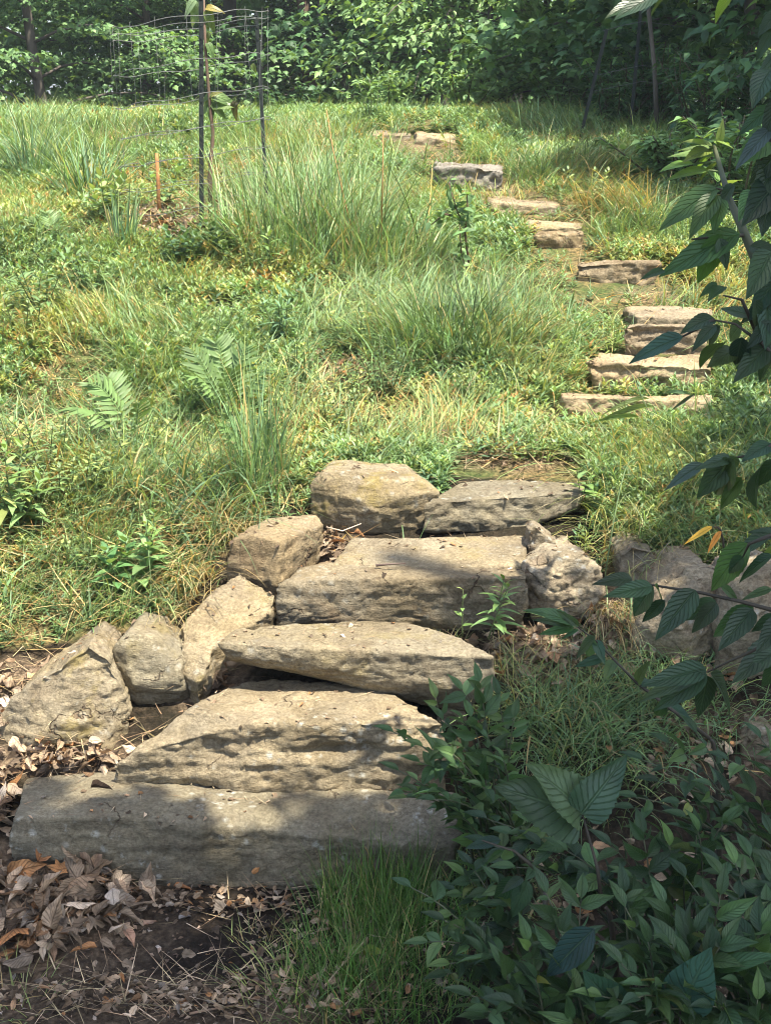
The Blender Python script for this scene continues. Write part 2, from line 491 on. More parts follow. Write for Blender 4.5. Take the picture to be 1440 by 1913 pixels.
M_GRASS = leaf_mat("grass_blade", .5, .30, spec=.35)
M_FORB = leaf_mat("weed_leaf", .5, .30, spec=.35)
M_DRY = leaf_mat("dead_leaf", .75, .15, veins=True, spec=.2, mottle=.6, tr_tint=(1.2, .9, .6), vein_c=(.12, .075, .04), vein_k=.45)
M_LEAF = leaf_mat("shrub_leaf", .42, .36, veins=True, spec=.5)
M_CROWN = leaf_mat("tree_leaf", .5, .35, spec=.3)
M_STEM = leaf_mat("green_stem", .6, .05, spec=.3)
M_BARK = bark_mat("grey_bark", (.05, .042, .034), (.13, .11, .09))
M_BARK2 = bark_mat("brown_bark", (.07, .045, .03), (.17, .11, .075))
M_POST = plain_mat("post_paint", (.010, .016, .014), .75)
M_WIRE = plain_mat("galvanised_wire", (.13, .135, .13), .8, .0)
M_STAKE = plain_mat("orange_wood", (.30, .14, .05), .9, 0, .4)
M_TAN = rock_mat("tan_sandstone", (0.215, 0.180, 0.119), (0.297, 0.255, 0.176), lich=.35, moss=.35)
M_TAN2 = rock_mat("brown_sandstone", (0.184, 0.150, 0.100), (0.267, 0.221, 0.150), stain=(.09, .06, .035), lich=.3, stain_amt=.65)
M_GREY = rock_mat("grey_sandstone", (0.199, 0.170, 0.118), (0.298, 0.261, 0.192), lich=.7, stain_amt=.45, grey=.3)
M_PALE = rock_mat("pale_stone", (0.243, 0.207, 0.147), (0.320, 0.281, 0.216), lich=.7, stain=(.16, .11, .07))
M_OCHRE = rock_mat("ochre_stone", (0.235, 0.196, 0.125), (0.302, 0.261, 0.185), lich=.4, moss=.6)
M_WARM = rock_mat("pink_tan_stone", (0.270, 0.211, 0.138), (0.342, 0.279, 0.193), lich=.3, stain_amt=.35)
M_COOL = rock_mat("blue_grey_stone", (.16, .155, .15), (.24, .235, .225), lich=.6, stain_amt=.6)

def ground_mat():
    m, nt, n, l, out = new_mat("earth")
    at_ = n.new("ShaderNodeAttribute"); at_.attribute_name = "tint"
    sp = n.new("ShaderNodeSeparateColor"); l.new(at_.outputs["Color"], sp.inputs[0])
    tc = n.new("ShaderNodeTexCoord"); O = tc.outputs["Object"]
    a = noise_tex(n, l, 5, 6, .65, O); b = noise_tex(n, l, 60, 5, .7, O); g = noise_tex(n, l, 1.3, 4, .6, O)
    thatch = ramp(n, [(.32, (.05, .045, .02)), (.45, (.12, .10, .045)), (.56, (.22, .16, .07)), (.68, (.33, .23, .11))]); l.new(b.outputs[0], thatch.inputs[0])
    green = ramp(n, [(.35, (.035, .055, .018)), (.65, (.10, .13, .04))]); l.new(b.outputs[0], green.inputs[0])
    gf = ramp(n, [(.42, (0, 0, 0)), (.6, (1, 1, 1))]); l.new(a.outputs[0], gf.inputs[0])
    c = mixc(n, l, gf.outputs[0], thatch.outputs[0], green.outputs[0])
    soil = ramp(n, [(.3, (.009, .007, .005)), (.55, (.024, .018, .013)), (.75, (.06, .045, .033))]); l.new(b.outputs[0], soil.inputs[0])
    c = mixc(n, l, sp.outputs[0], c, soil.outputs[0])
    lit = ramp(n, [(.3, (.06, .043, .028)), (.5, (.18, .13, .085)), (.7, (.37, .28, .185))]); l.new(b.outputs[0], lit.inputs[0])
    c = mixc(n, l, sp.outputs[1], c, lit.outputs[0])
    bs = n.new("ShaderNodeBsdfPrincipled"); bs.inputs["Roughness"].default_value = .95; bs.inputs["Specular IOR Level"].default_value = .15
    l.new(c, bs.inputs["Base Color"])
    bp = n.new("ShaderNodeBump"); bp.inputs["Strength"].default_value = .9; bp.inputs["Distance"].default_value = .02
    l.new(b.outputs[0], bp.inputs["Height"]); l.new(bp.outputs[0], bs.inputs["Normal"])
    l.new(bs.outputs[0], out.inputs[0])
    return m
M_EARTH = ground_mat()

# ------------------------------------------------------------------ ground sheet
def poly_mask(px, py, poly):
    poly = np.asarray(poly, float)
    ins = np.zeros(np.shape(px), bool)
    j = len(poly) - 1
    for i in range(len(poly)):
        xi, yi = poly[i]; xj, yj = poly[j]
        c = ((yi > py) != (yj > py)) & (px < (xj - xi) * (py - yi) / (yj - yi + 1e-9) + xi)
        ins ^= c
        j = i
    return ins
def blob(px, py, cx, cy, rx, ry):
    return np.clip(1.25 - ((px - cx) / rx) ** 2 - ((py - cy) / ry) ** 2, 0, 1)
def litter_amt(px, py):
    """where dry litter covers the ground (landing, mulch ring round the sapling, pockets between stones)"""
    r = np.zeros(np.shape(px))
    for cx, cy, rx, ry, k in ((930, 850, 140, 36, .75), (1060, 790, 90, 40, .7), (330, 410, 125, 50, .95), (650, 695, 90, 35, .7), (430, 590, 70, 28, .6), (150, 385, 60, 25, .6),
                              (1010, 1230, 110, 60, 1), (380, 1270, 90, 60, 1), (130, 1420, 170, 40, 1), (40, 1300, 110, 70, .9), (1150, 1150, 50, 90, .9), (620, 1030, 60, 35, 1),
                              (800, 285, 80, 30, .8), (960, 375, 80, 25, .6), (1250, 550, 110, 20, .6), (20, 1700, 330, 150, .85), (1330, 1400, 160, 90, .6), (1180, 1750, 300, 200, .35), (300, 1880, 420, 60, .5)):
        r = np.maximum(r, k * np.clip(blob(px, py, cx, cy, rx, ry) * 1.3, 0, 1))
    return r
xs = np.unique(np.concatenate([np.linspace(-3.2, 3.2, 230), np.linspace(-9, 9, 120), -np.geomspace(9, 300, 16), np.geomspace(9, 300, 16)]))
ys = np.unique(np.concatenate([np.linspace(1.5, 7, 240), np.linspace(7, 16, 130), np.linspace(-4, 1.5, 24), np.linspace(16, 40, 40), np.geomspace(40, 400, 14), -np.geomspace(4, 120, 10)]))
GX, GY = np.meshgrid(xs, ys)
GZ = ground(GX, GY)
gv = np.stack([GX, GY, GZ], 2).reshape(-1, 3)
gpx, gpy = project(gv)
soil = np.clip((2.98 - gv[:, 1]) / .12, 0, 1)
soil = np.maximum(soil, np.clip((gv[:, 1] - 11.5) / 2, 0, 1) * .8)
soil = np.maximum(soil, np.clip((gv[:, 0] - 1.0) / .4, 0, 1) * np.clip((3.9 - gv[:, 1]) / .3, 0, 1))
steps_zone = poly_mask(gpx, gpy, [(-300, 1250), (180, 1190), (320, 1170), (430, 1010), (560, 920), (800, 890), (1090, 900), (1130, 1000), (1120, 1180), (1500, 1260), (1500, 2200), (-300, 2200)])
soil = np.maximum(soil, .95 * steps_zone * (gv[:, 1] > 1))
lit = litter_amt(gpx, gpy) * (gv[:, 1] > 1.0) * np.clip(.75 + .6 * fbm2(gv[:, 0], gv[:, 1], 6, 3), 0, 1)
nx, ny = len(xs), len(ys)
i, j = np.meshgrid(np.arange(ny - 1), np.arange(nx - 1), indexing='ij')
q = np.stack([i * nx + j, i * nx + j + 1, (i + 1) * nx + j + 1, (i + 1) * nx + j], 2).reshape(-1)
g = Soup()
g.add(gv, q, np.full((ny - 1) * (nx - 1), 4), np.stack([soil, lit, 0 * lit], 1))
tag(g.build("ground", M_EARTH), kind="structure")

# ------------------------------------------------------------------ stones
FOOT = np.zeros((900, 500), bool)            # ground plan of the stones, 2 cm cells: y 1..19, x -5..5
def foot_index(x, y):
    return np.clip(((y - 1.0) / .02).astype(int), 0, 899), np.clip(((x + 5.0) / .02).astype(int), 0, 499)
STONES = []
def base_y(outline):
    yb = max(p[1] for p in outline); xb = np.mean([p[0] for p in outline])
    return float(hit(xb, yb - 6)[1]) + .02
def rock(name, label, hulls, mat, vox=.008, rough=1.0, smooth=4, bed=.006, group=None, cat="stone", seed=0.0):
    bm = bmesh.new()
    for pts in hulls:
        t = bmesh.new()
        for p in pts: t.verts.new([float(c) for c in p])
        r = bmesh.ops.convex_hull(t, input=t.verts)
        junk = [e for e in r["geom_interior"] + r["geom_unused"] if isinstance(e, bmesh.types.BMVert)]
        bmesh.ops.delete(t, geom=list(set(junk)), context='VERTS')
        me = bpy.data.meshes.new("hull"); t.to_mesh(me); t.free()
        bm.from_mesh(me); bpy.data.meshes.remove(me)
    me = bpy.data.meshes.new("hull"); bm.to_mesh(me); bm.free()
    o = bpy.data.objects.new("hull", me); COL.objects.link(o)
    md = o.modifiers.new("remesh", 'REMESH'); md.mode = 'VOXEL'; md.voxel_size = vox
    dg = bpy.context.evaluated_depsgraph_get()
    me2 = bpy.data.meshes.new_from_object(o.evaluated_get(dg))
    bpy.data.objects.remove(o); bpy.data.meshes.remove(me)
    n = len(me2.vertices)
    v = np.zeros(n * 3, np.float32); me2.vertices.foreach_get("co", v); v = v.reshape(-1, 3).astype(float)
    e = np.zeros(len(me2.edges) * 2, np.int32); me2.edges.foreach_get("vertices", e); e = e.reshape(-1, 2)
    deg = np.bincount(e.ravel(), minlength=n)[:, None].astype(float)
    for _ in range(max(1, smooth - 2)):
        a = np.zeros_like(v)
        np.add.at(a, e[:, 0], v[e[:, 1]]); np.add.at(a, e[:, 1], v[e[:, 0]])
        v = v * .5 + .5 * a / np.maximum(deg, 1)
    me2.vertices.foreach_set("co", v.ravel().astype(np.float32)); me2.update()
    nr = np.zeros(n * 3, np.float32); me2.vertices.foreach_get("normal", nr); nr = nr.reshape(-1, 3).astype(float)
    q = v + seed * 3.7 + 5.1
    side = 1 - np.clip(np.abs(nr[:, 2]), 0, 1) * .55
    d = .013 * fbm(q * 4.0, 2)
    chip = fbm(q * 13.0 + 3, 3)
    d += -.013 * np.clip(np.abs(chip) - .25, 0, 1) * side * 1.6
    d += .6 * bed * fbm(q * np.array([6.0, 6.0, 46.0]), 3) * side * 1.2
    step = fbm(q * np.array([3.0, 3.0, 9.0]) + 11, 3)
    d += .012 * (np.floor(step * 3.5) / 3.5) * side
    d += .004 * fbm(q * 40.0, 3) * (.25 + .75 * side)
    rid = fbm(q * np.array([9.0, 9.0, 22.0]) + 31, 3)
    d += -.007 * np.clip(.12 - np.abs(rid), 0, 1) / .12 * side
    v = v + nr * (d * rough)[:, None]
    org = np.array([v[:, 0].mean(), v[:, 1].mean(), v[:, 2].min()])
    me2.vertices.foreach_set("co", (v - org).ravel().astype(np.float32))
    me2.polygons.foreach_set("use_smooth", np.ones(len(me2.polygons), bool))
    me2.materials.clear(); me2.materials.append(mat)
    me2.update()
    me2.name = name
    o = bpy.data.objects.new(name, me2); o.location = org
    COL.objects.link(o)
    up = v[v[:, 2] > ground(v[:, 0], v[:, 1]) + .012]
    if len(up):
        a, b = foot_index(up[:, 0], up[:, 1]); FOOT[a, b] = True
    STONES.append(v)
    return tag(o, label, cat, group)
def slab_pts(ft, bt, tb, Yf, rise=.01, drop=.05, zdrop=None):
    """front top edge, front bottom edge and back top edge as (px, py); Yf is the front's distance (number, or (left, right)); the back lies RISE above the front"""
    if Yf == 'ground':
        Yf = min(float(hit(np.mean([p[0] for p in bt]), np.mean([p[1] for p in bt]))[1]), 9.6) - .07
        drop = max(drop, .12)
    ys_ = (Yf, Yf) if np.isscalar(Yf) else Yf
    x0 = min(p[0] for p in ft + bt); x1 = max(p[0] for p in ft + bt)
    fy = lambda p: ys_[0] + (ys_[1] - ys_[0]) * (p[0] - x0) / (x1 - x0)
    F = [at(p[0], p[1], fy(p)) for p in ft]
    B = [at(p[0], p[1], fy(p) - .004) for p in bt]
    zf = np.mean([p[2] for p in F])
    T = []
    for p in tb:
        dx, dy, dz = [float(c) for c in ray(p[0], p[1])]
        t = (zf + rise - CAMZ) / dz
        T.append(np.array([dx * t, dy * t, zf + rise]))
    h = zf - np.mean([p[2] for p in B])
    low = [p - np.array([0, -.02, drop]) for p in B]
    back = [p - np.array([0, 0, (h + drop) if zdrop is None else zdrop]) for p in T]
    return F + B + T + low + back
def low(P, dz):
    return P + [p - np.array([0, -.03, dz]) for p in P]
def boulder_pts(outline, Y, thick, front=(), back=.8, drop=.06):
    pts = [at(a, b, Y) for a, b in outline]
    c = np.mean(pts, 0)
    bk = [c + (p - c) * back + np.array([0, thick, 0]) for p in pts]
    fr = [at(a, b, Y + dy) for a, b, dy in front]
    low = [p - np.array([0, 0, drop]) for p in pts if p[2] < c[2]]
    return pts + bk + fr + low

ST = "stone steps of the lower flight"; UP = "stone steps of the upper flight"; FL = "boulders flanking the lower steps"
rock("step_stone", "wide grey bottom step with lichen on its front, lying in leaf litter",
     [slab_pts([(24, 1530), (150, 1526), (350, 1545), (560, 1562), (850, 1580)], [(20, 1605), (150, 1632), (300, 1648), (450, 1668), (620, 1662), (850, 1640)],
               [(48, 1452), (230, 1440), (420, 1458), (560, 1470), (860, 1488)], 2.79, .012)], M_GREY, .0065, .75, 4, group=ST, cat="step", seed=1)
rock("step_stone", "big grey step with a humped top and a jagged dark front, second from the bottom",
     [slab_pts([(205, 1425), (300, 1392), (380, 1372), (480, 1352), (610, 1362), (740, 1350), (835, 1372)], [(205, 1440), (420, 1465), (560, 1484), (760, 1500), (840, 1492)],
               [(350, 1322), (450, 1272), (520, 1262), (700, 1282), (800, 1328), (835, 1352)], 2.965, .03)], M_GREY, .0065, .95, 4, bed=.009, group=ST, cat="step", seed=2)
rock("step_stone", "long tan rounded step tapering to a point at its left, overhanging a dark gap",
     [slab_pts([(398, 1200), (480, 1213), (640, 1208), (800, 1222), (920, 1258)], [(420, 1222), (540, 1250), (690, 1278), (800, 1305), (870, 1318)],
               [(440, 1172), (560, 1160), (760, 1164), (860, 1188), (925, 1228)], (3.16, 3.16), .012, .02)], M_TAN, .006, .7, 6, group=ST, cat="step", seed=3)
rock("step_stone", "blocky tan step with a square front and a vertical crack, fourth from the bottom",
     [slab_pts([(520, 1088), (620, 1082), (800, 1086), (985, 1080)], [(520, 1150), (700, 1162), (870, 1160), (985, 1152)], [(560, 1056), (650, 1046), (975, 1050)], 3.43, .006)],
     M_TAN2, .006, .75, 3, group=ST, cat="step", seed=4)
rock("tread_slab", "flat brownish tread slab lying behind the blocky tan step, twigs on it",
     [slab_pts([(610, 1062), (985, 1056)], [(610, 1075), (985, 1072)], [(655, 1003), (982, 1000)], 3.52, .02)], M_TAN, .007, .45, 4, group=ST, cat="slab", seed=5)
rock("step_stone", "ochre lumpy boulder used as a step, beside the long flat slab",
     [boulder_pts([(578, 905), (600, 884), (640, 880), (780, 890), (818, 920), (795, 965), (700, 1004), (640, 985), (584, 948)], 3.9, .22,
                  [(640, 925, -.05), (760, 925, -.06), (700, 955, -.07), (690, 1000, -.03)])], M_OCHRE, .006, .6, 3, group=ST, cat="step", seed=6)
rock("step_stone", "flat topped grey slab with a dark cut front, topmost of the lower steps",
     [slab_pts([(790, 940), (850, 946), (960, 944), (1060, 932), (1090, 918)], [(790, 990), (900, 993), (990, 985), (1080, 945)], [(858, 898), (945, 892), (1085, 904)], (3.84, 3.9), .012, .01)],
     M_GREY, .006, .8, 2, group=ST, cat="step", seed=7)

rock("boulder", "large tan triangular boulder at the foot of the grassy bank",
     [boulder_pts([(-5, 1340), (60, 1275), (165, 1202), (215, 1235), (250, 1330), (228, 1425), (120, 1438), (10, 1425), (-12, 1380)], 3.16, .28,
                  [(150, 1255, 0.03), (110, 1350, -.07), (200, 1400, -.06), (30, 1410, -.05)])], M_OCHRE, .0065, .9, 5, group=FL, cat="boulder", seed=8)
rock("boulder", "tan cube shaped boulder with a dark underside, next to the triangular boulder",
     [boulder_pts([(210, 1215), (240, 1180), (290, 1190), (345, 1235), (352, 1265), (332, 1302), (262, 1308), (222, 1260)], 3.26, .2,
                  [(250, 1280, -.05), (335, 1262, -.05), (330, 1240, -.03), (228, 1215, -.02)])], M_TAN, .006, .7, 3, group=FL, cat="boulder", seed=9)
rock("boulder", "sloping tan slab of rock leaning below the grass fringe, left of the long step",
     [low([at(330, 1165, 3.38), at(395, 1098, 3.48), at(448, 1064, 3.53), at(516, 1108, 3.44), at(512, 1146, 3.40), at(440, 1186, 3.32), at(398, 1212, 3.27), at(345, 1212, 3.30)], .14),
      low([at(335, 1195, 3.30), at(400, 1190, 3.30), at(392, 1238, 3.22), at(368, 1280, 3.19), at(340, 1255, 3.24)], .10)], M_TAN, .006, .55, 2, group=FL, cat="boulder", seed=10)
rock("boulder", "grey block with a flat top and a shaded face, overhung by grass",
     [low([at(430, 1006, 3.56), at(470, 998, 3.55), at(522, 1012, 3.52), at(498, 964, 3.76), at(590, 960, 3.79), at(606, 978, 3.75), at(425, 1052, 3.56), at(470, 1080, 3.53), at(516, 1094, 3.50), at(566, 1056, 3.62)], .12)],
     M_TAN2, .006, .6, 2, group=FL, cat="boulder", seed=11)
rock("boulder", "rough pitted pale boulder at the right end of the blocky step",
     [boulder_pts([(985, 1060), (1020, 1035), (1090, 1030), (1122, 1075), (1120, 1140), (1070, 1172), (1000, 1150), (982, 1100)], 3.5, .25,
                  [(1040, 1075, -.06), (1080, 1120, -.06), (1010, 1120, -.04)])], M_PALE, .006, 1.5, 3, group=FL, cat="boulder", seed=12)
rock("boulder", "small pointed pale rock standing behind the pitted boulder",
     [boulder_pts([(985, 990), (1000, 982), (1040, 1015), (1036, 1050), (990, 1062), (982, 1030)], 3.64, .12)], M_PALE, .006, .9, 3, group=FL, cat="rock", seed=13)
rock("boulder", "small grey white rock half buried under hanging grass",
     [boulder_pts([(1150, 1040), (1180, 1018), (1225, 1030), (1232, 1075), (1200, 1100), (1155, 1085)], 3.6, .2)], M_PALE, .007, .9, 4, group=FL, cat="rock", seed=14)
rock("boulder", "large pale boulder behind the dark hanging leaf sprays",
     [boulder_pts([(1180, 1200), (1225, 1110), (1280, 1062), (1340, 1058), (1350, 1160), (1300, 1240), (1210, 1240)], 3.4, .3, [(1260, 1150, -.08), (1290, 1210, -.07)])],
     M_PALE, .007, 1.0, 4, group=FL, cat="boulder", seed=15)
rock("boulder", "pinkish grey boulder at the picture edge behind leaf sprays",
     [boulder_pts([(1335, 1150), (1370, 1085), (1450, 1060), (1530, 1100), (1520, 1220), (1420, 1250), (1340, 1225)], 3.3, .3, [(1400, 1160, -.08)])],
     M_PALE, .007, 1.0, 4, group=FL, cat="boulder", seed=16)
rock("rock_chip", "small angular rock wedged between the tan boulders and the humped step",
     [boulder_pts([(222, 1350), (250, 1340), (268, 1352), (258, 1372), (228, 1376)], base_y([(222, 1350), (250, 1340), (268, 1352), (258, 1372), (228, 1376)]), .07)], M_TAN2, .005, .5, 2, group="small loose rocks", cat="rock", seed=17)
rock("rock_chip", "small mossy rock in the litter right of the long step",
     [boulder_pts([(950, 1235), (985, 1212), (1030, 1232), (1040, 1258), (980, 1262)], base_y([(950, 1235), (985, 1212), (1030, 1232), (1040, 1258), (980, 1262)]), .1)], M_TAN2, .006, .6, 3, group="small loose rocks", cat="rock", seed=18)
rock("rock_chip", "small pale rock against the right end of the humped step",
     [boulder_pts([(815, 1345), (840, 1322), (870, 1335), (872, 1365), (830, 1375)], base_y([(815, 1345), (840, 1322), (870, 1335), (872, 1365), (830, 1375)]), .1)], M_GREY, .006, .6, 3, group="small loose rocks", cat="rock", seed=19)
rock("rock_chip", "pale rock in deep shade under the overhanging shrubs",
     [boulder_pts([(1380, 1390), (1410, 1365), (1460, 1370), (1470, 1430), (1400, 1440)], base_y([(1380, 1390), (1410, 1365), (1460, 1370), (1470, 1430), (1400, 1440)]), .15)], M_PALE, .007, .7, 3, group="small loose rocks", cat="rock", seed=20)

rock("step_stone", "thin tan slab over a dark hole, lowest of the upper steps",
     [slab_pts([(1050, 742), (1100, 752), (1200, 750), (1335, 750)], [(1070, 765), (1115, 782), (1200, 768), (1335, 768)], [(1045, 733), (1150, 736), (1335, 738)], 'ground', .01, .01)],
     M_WARM, .008, 1.28, 3, group=UP, cat="step", seed=21)
rock("step_stone", "thick two layered tan step in full sun, second of the upper steps",
     [slab_pts([(1092, 672), (1150, 688), (1290, 694), (1335, 688)], [(1130, 712), (1200, 730), (1300, 724), (1335, 715)], [(1115, 655), (1220, 660), (1325, 664)], 'ground', .012)],
     M_WARM, .008, 1.60, 3, bed=.01, group=UP, cat="step", seed=22)
rock("step_stone", "chunky pale step with a shaded left facet, behind the long single leaf",
     [slab_pts([(1160, 612), (1205, 604), (1320, 612)], [(1165, 645), (1210, 655), (1320, 658)], [(1175, 600), (1320, 598)], 'ground', .01)],
     M_WARM, .008, 1.44, 2, group=UP, cat="step", seed=23)
rock("tread_slab", "flat pinkish slab lying on top behind the chunky pale step",
     [slab_pts([(1185, 590), (1320, 596)], [(1190, 603), (1320, 606)], [(1165, 573), (1285, 572), (1330, 578)], 5.36, .01)], M_WARM, .008, 0.96, 3, group=UP, cat="slab", seed=24)
rock("step_stone", "brown ledge with a shadowed front halfway up, left of the leafy sapling top",
     [slab_pts([(1072, 492), (1110, 490), (1160, 498), (1232, 490)], [(1085, 512), (1120, 522), (1225, 526)], [(1075, 484), (1150, 482), (1228, 484)], 'ground', .01)],
     M_TAN2, .009, 1.60, 2, group=UP, cat="step", seed=25)
rock("step_stone", "thin grey capping slab on the split ledge below the drooping hay",
     [slab_pts([(985, 420), (1088, 424)], [(990, 430), (1088, 434)], [(985, 411), (1088, 413)], 'ground', .01, .005, .05)], M_TAN, .009, 0.96, 2, group=UP, cat="step", seed=26)
rock("step_stone", "grey brown block under the thin capping slab",
     [slab_pts([(1000, 434), (1090, 436)], [(1000, 450), (1090, 462)], [(1002, 430), (1088, 432)], 'ground', .0, .05, .15)], M_TAN2, .009, 1.28, 2, group=UP, cat="step", seed=27)
rock("step_stone", "low tan ledge half covered in dead grass",
     [slab_pts([(915, 378), (975, 384), (1040, 386)], [(920, 390), (1040, 400)], [(905, 364), (1040, 366)], 'ground', .01)], M_WARM, .01, 1.28, 3, group=UP, cat="step", seed=28)
rock("step_stone", "upright blue grey stone riser near the crest",
     [slab_pts([(815, 312), (880, 310), (942, 318)], [(830, 345), (942, 356)], [(812, 305), (940, 306)], 'ground', .01, .1)], M_COOL, .01, 1.92, 3, group=UP, cat="step", seed=29)
rock("boulder", "small pale rock in the weeds behind the spindly sapling",
     [boulder_pts([(845, 362), (870, 354), (892, 362), (890, 374), (850, 376)], base_y([(845, 362), (870, 354), (892, 362), (890, 374), (850, 376)]), .12)], M_PALE, .01, .6, 3, group="small loose rocks", cat="rock", seed=30)
rock("step_stone", "triangular pale slab on the crest, topmost left end of the stairs",
     [slab_pts([(690, 250), (740, 254), (770, 250)], [(700, 258), (768, 266)], [(690, 238), (770, 239)], 'ground', .015, .25)], M_WARM, .012, 1.12, 2, group=UP, cat="step", seed=31)
rock("step_stone", "pale domed slab on the crest with straw across it",
     [slab_pts([(775, 248), (820, 258), (855, 266)], [(775, 262), (850, 274)], [(778, 237), (800, 235), (850, 250)], 'ground', .02, .3)], M_WARM, .012, 1.12, 2, group=UP, cat="step", seed=32)
rock("pebble", "small pale cobble lying in the grass between two ledges",
     [boulder_pts([(1103, 464), (1112, 459), (1121, 463), (1119, 472), (1105, 472)], base_y([(1103, 464), (1112, 459), (1121, 463), (1119, 472), (1105, 472)]), .05)], M_PALE, .006, .3, 3, group="small loose rocks", cat="rock", seed=33)
FOOT0 = FOOT.copy()
for a, b in ((1, 0), (-1, 0), (0, 1), (0, -1)):
    FOOT |= np.roll(FOOT0, (a, b), (0, 1))
def free(x, y):
    a, b = foot_index(x, y)
    return ~FOOT[a, b]
# ------------------------------------------------------------------ grass, weeds and dry thatch that nobody could count
def scatter(n, y0, y1, power=1.0, margin=.75):
    """points of the visible slope, denser near the camera"""
    u = U(0, 1, n)
    if power == 1.0: y = y0 * (y1 / y0) ** u
    else: y = y0 + (y1 - y0) * u ** power
    x = U(-1, 1, n) * (.35 * y + margin)
    return x, y
STAIR_X = [(2.7, -2, 2), (4.0, -.1, .62), (4.6, .3, 1.2), (5.3, .65, 1.25), (6.0, .75, 1.25), (6.5, .65, 1.0), (7.1, .5, 1.0), (7.8, .25, .8), (8.8, -.1, .55)]
def stair_mask(x, y):
    a = np.array(STAIR_X)
    return (x > np.interp(y, a[:, 0], a[:, 1])) & (x < np.interp(y, a[:, 0], a[:, 2]))
def veg_density(x, y, z):
    px, py = project(np.stack([x, y, z], 1))
    d = np.ones(len(x))
    d *= 1 - .93 * np.clip(litter_amt(px, py) * 1.1, 0, 1)
    low = (y < 3.9)
    lefty = poly_mask(px, py, [(-900, 1235), (0, 1235), (180, 1180), (300, 1165), (400, 1060), (440, 990), (580, 905), (700, 870), (2600, 830), (2600, 1050), (1180, 1060), (1090, 960), (1090, 890), (900, 870), (600, 870), (3000, 0), (-2000, 0)])
    d = np.where(low & ~lefty, d * .02, d)
    d *= np.where(stair_mask(x, y) & (y > 4.6), .7, 1)
    d *= free(x, y)
    for x0, x1, y0, y1 in ((1060, 1340, 762, 802), (1095, 1340, 712, 742), (1155, 1325, 642, 670), (1080, 1236, 510, 552), (990, 1094, 448, 486), (910, 1046, 388, 412), (826, 944, 343, 376), (695, 860, 260, 292)):
        d = np.where((px > x0) & (px < x1) & (py > y0 - 4) & (py < y1), d * .05, d)
    d *= ~poly_mask(px, py, [(830, 866), (1000, 862), (1100, 866), (1100, 960), (830, 960)])
    return d, px, py
big = lambda x, y, s=1.1, seed=0: fbm2(x, y, s, 3, seed)

def patch_cols(x, y, cg, wg, cd, wd, bias=0.0, jit=.2):
    """mix of a green and a dry palette that follows patches on the ground"""
    n = len(x)
    k = np.clip(.36 + bias + .75 * fbm2(x, y, 1.5, 3, 21.0), 0, 1)
    dry = U(0, 1, n) < k
    return np.where(dry[:, None], pal(n, cd, wd, jit), pal(n, cg, wg, jit))

# dry thatch lying flat
s = Soup()
x, y = scatter(36000, 2.95, 12.0)
z = ground(x, y)
d, px, py = veg_density(x, y, z)
d = np.maximum(d, .75 * litter_amt(px, py) * free(x, y) * (y > 3.6))
k = U(0, 1, len(x)) < d
x, y, z = x[k], y[k], z[k]
n = len(x)
blades(s, np.stack([x, y, z + U(.0, .03, n)], 1), U(0, 6.28, n), U(.07, .2, n), U(.0022, .0042, n) * (1 + .08 * y), U(1.0, 1.5, n), U(-.3, .6, n), pal(n, [STRAW, RUST, HAY, (.16, .13, .06)], [4, 2, 3, 3], .3), 3)
tag(s.build("dry_thatch", M_GRASS), kind="stuff")

# fine meadow grass
s = Soup()
x, y = scatter(180000, 3.0, 13.5)
z = ground(x, y)
d, px, py = veg_density(x, y, z)
clump = np.clip(.58 + 1.3 * fbm2(x, y, 3.4, 3, 5.0), .06, 1.0)
k = U(0, 1, len(x)) < d * clump
x, y, z, cl = x[k], y[k], z[k], clump[k]
n = len(x)
combed = 2.4 * fbm2(x, y, .9, 2, 31.0) - 1.2
az = combed + RNG.normal(0, 1.1, n)
L = U(.07, .19, n) * (.6 + .6 * cl) * np.where(y > 8, 1.25, 1.0)
cg = patch_cols(x, y, [FRESH, MID, YEL, BLUEG, DEEP, MINT], [5, 4, 1.8, 2.4, 1.6, 2], [STRAW, YEL, HAY, RUST], [2.4, 5, 1.6, 1.4], -.42)
blades(s, np.stack([x, y, z - .005], 1), az, L, U(.002, .0048, n) * (.75 + .085 * y) * np.where(U(0, 1, n) < .1, 1.9, 1), U(.05, .75, n), U(.5, 1.7, n), cg, 4, .12, cg * .8 + np.array(YEL) * .25)
tag(s.build("meadow_grass", M_GRASS), kind="stuff")

# low weeds with small leaves
def sprig(kind):
    v, l, sz, uv, c = [], [], [], [], 0
    t = {0: leaf_tpl(.30, 2, 1, .3, .3, 'lance'), 1: leaf_tpl(.46, 2, 1, .25, .25, 'ovate'), 2: leaf_tpl(.2, 3, 1, .3, .45, 'lance')}[kind % 3]
    nl = [11, 9, 14][kind % 3]
    for i in range(nl):
        f = (i + .5) / nl
        a = i * 2.4 + U(-.3, .3)
        el = math.radians(12 + 55 * f + U(-12, 12))
        dd = np.array([[math.cos(a) * math.cos(el), math.sin(a) * math.cos(el), math.sin(el)]])
        M = frames(dd, np.array([[-math.cos(a) * math.sin(el), -math.sin(a) * math.sin(el), math.cos(el)]]), (.34 + .3 * (1 - f)) * U(.8, 1.2))
        p = np.einsum('nij,kj->nki', M, t[0])[0] + np.array([0, 0, .12 + .8 * f])
        v.append(p); l.append(t[1] + c); sz.append(t[2]); uv.append(t[3]); c += len(p)
    return np.concatenate(v), np.concatenate(l), np.concatenate(sz), np.concatenate(uv)
SPRIGS = [sprig(i) for i in range(6)]
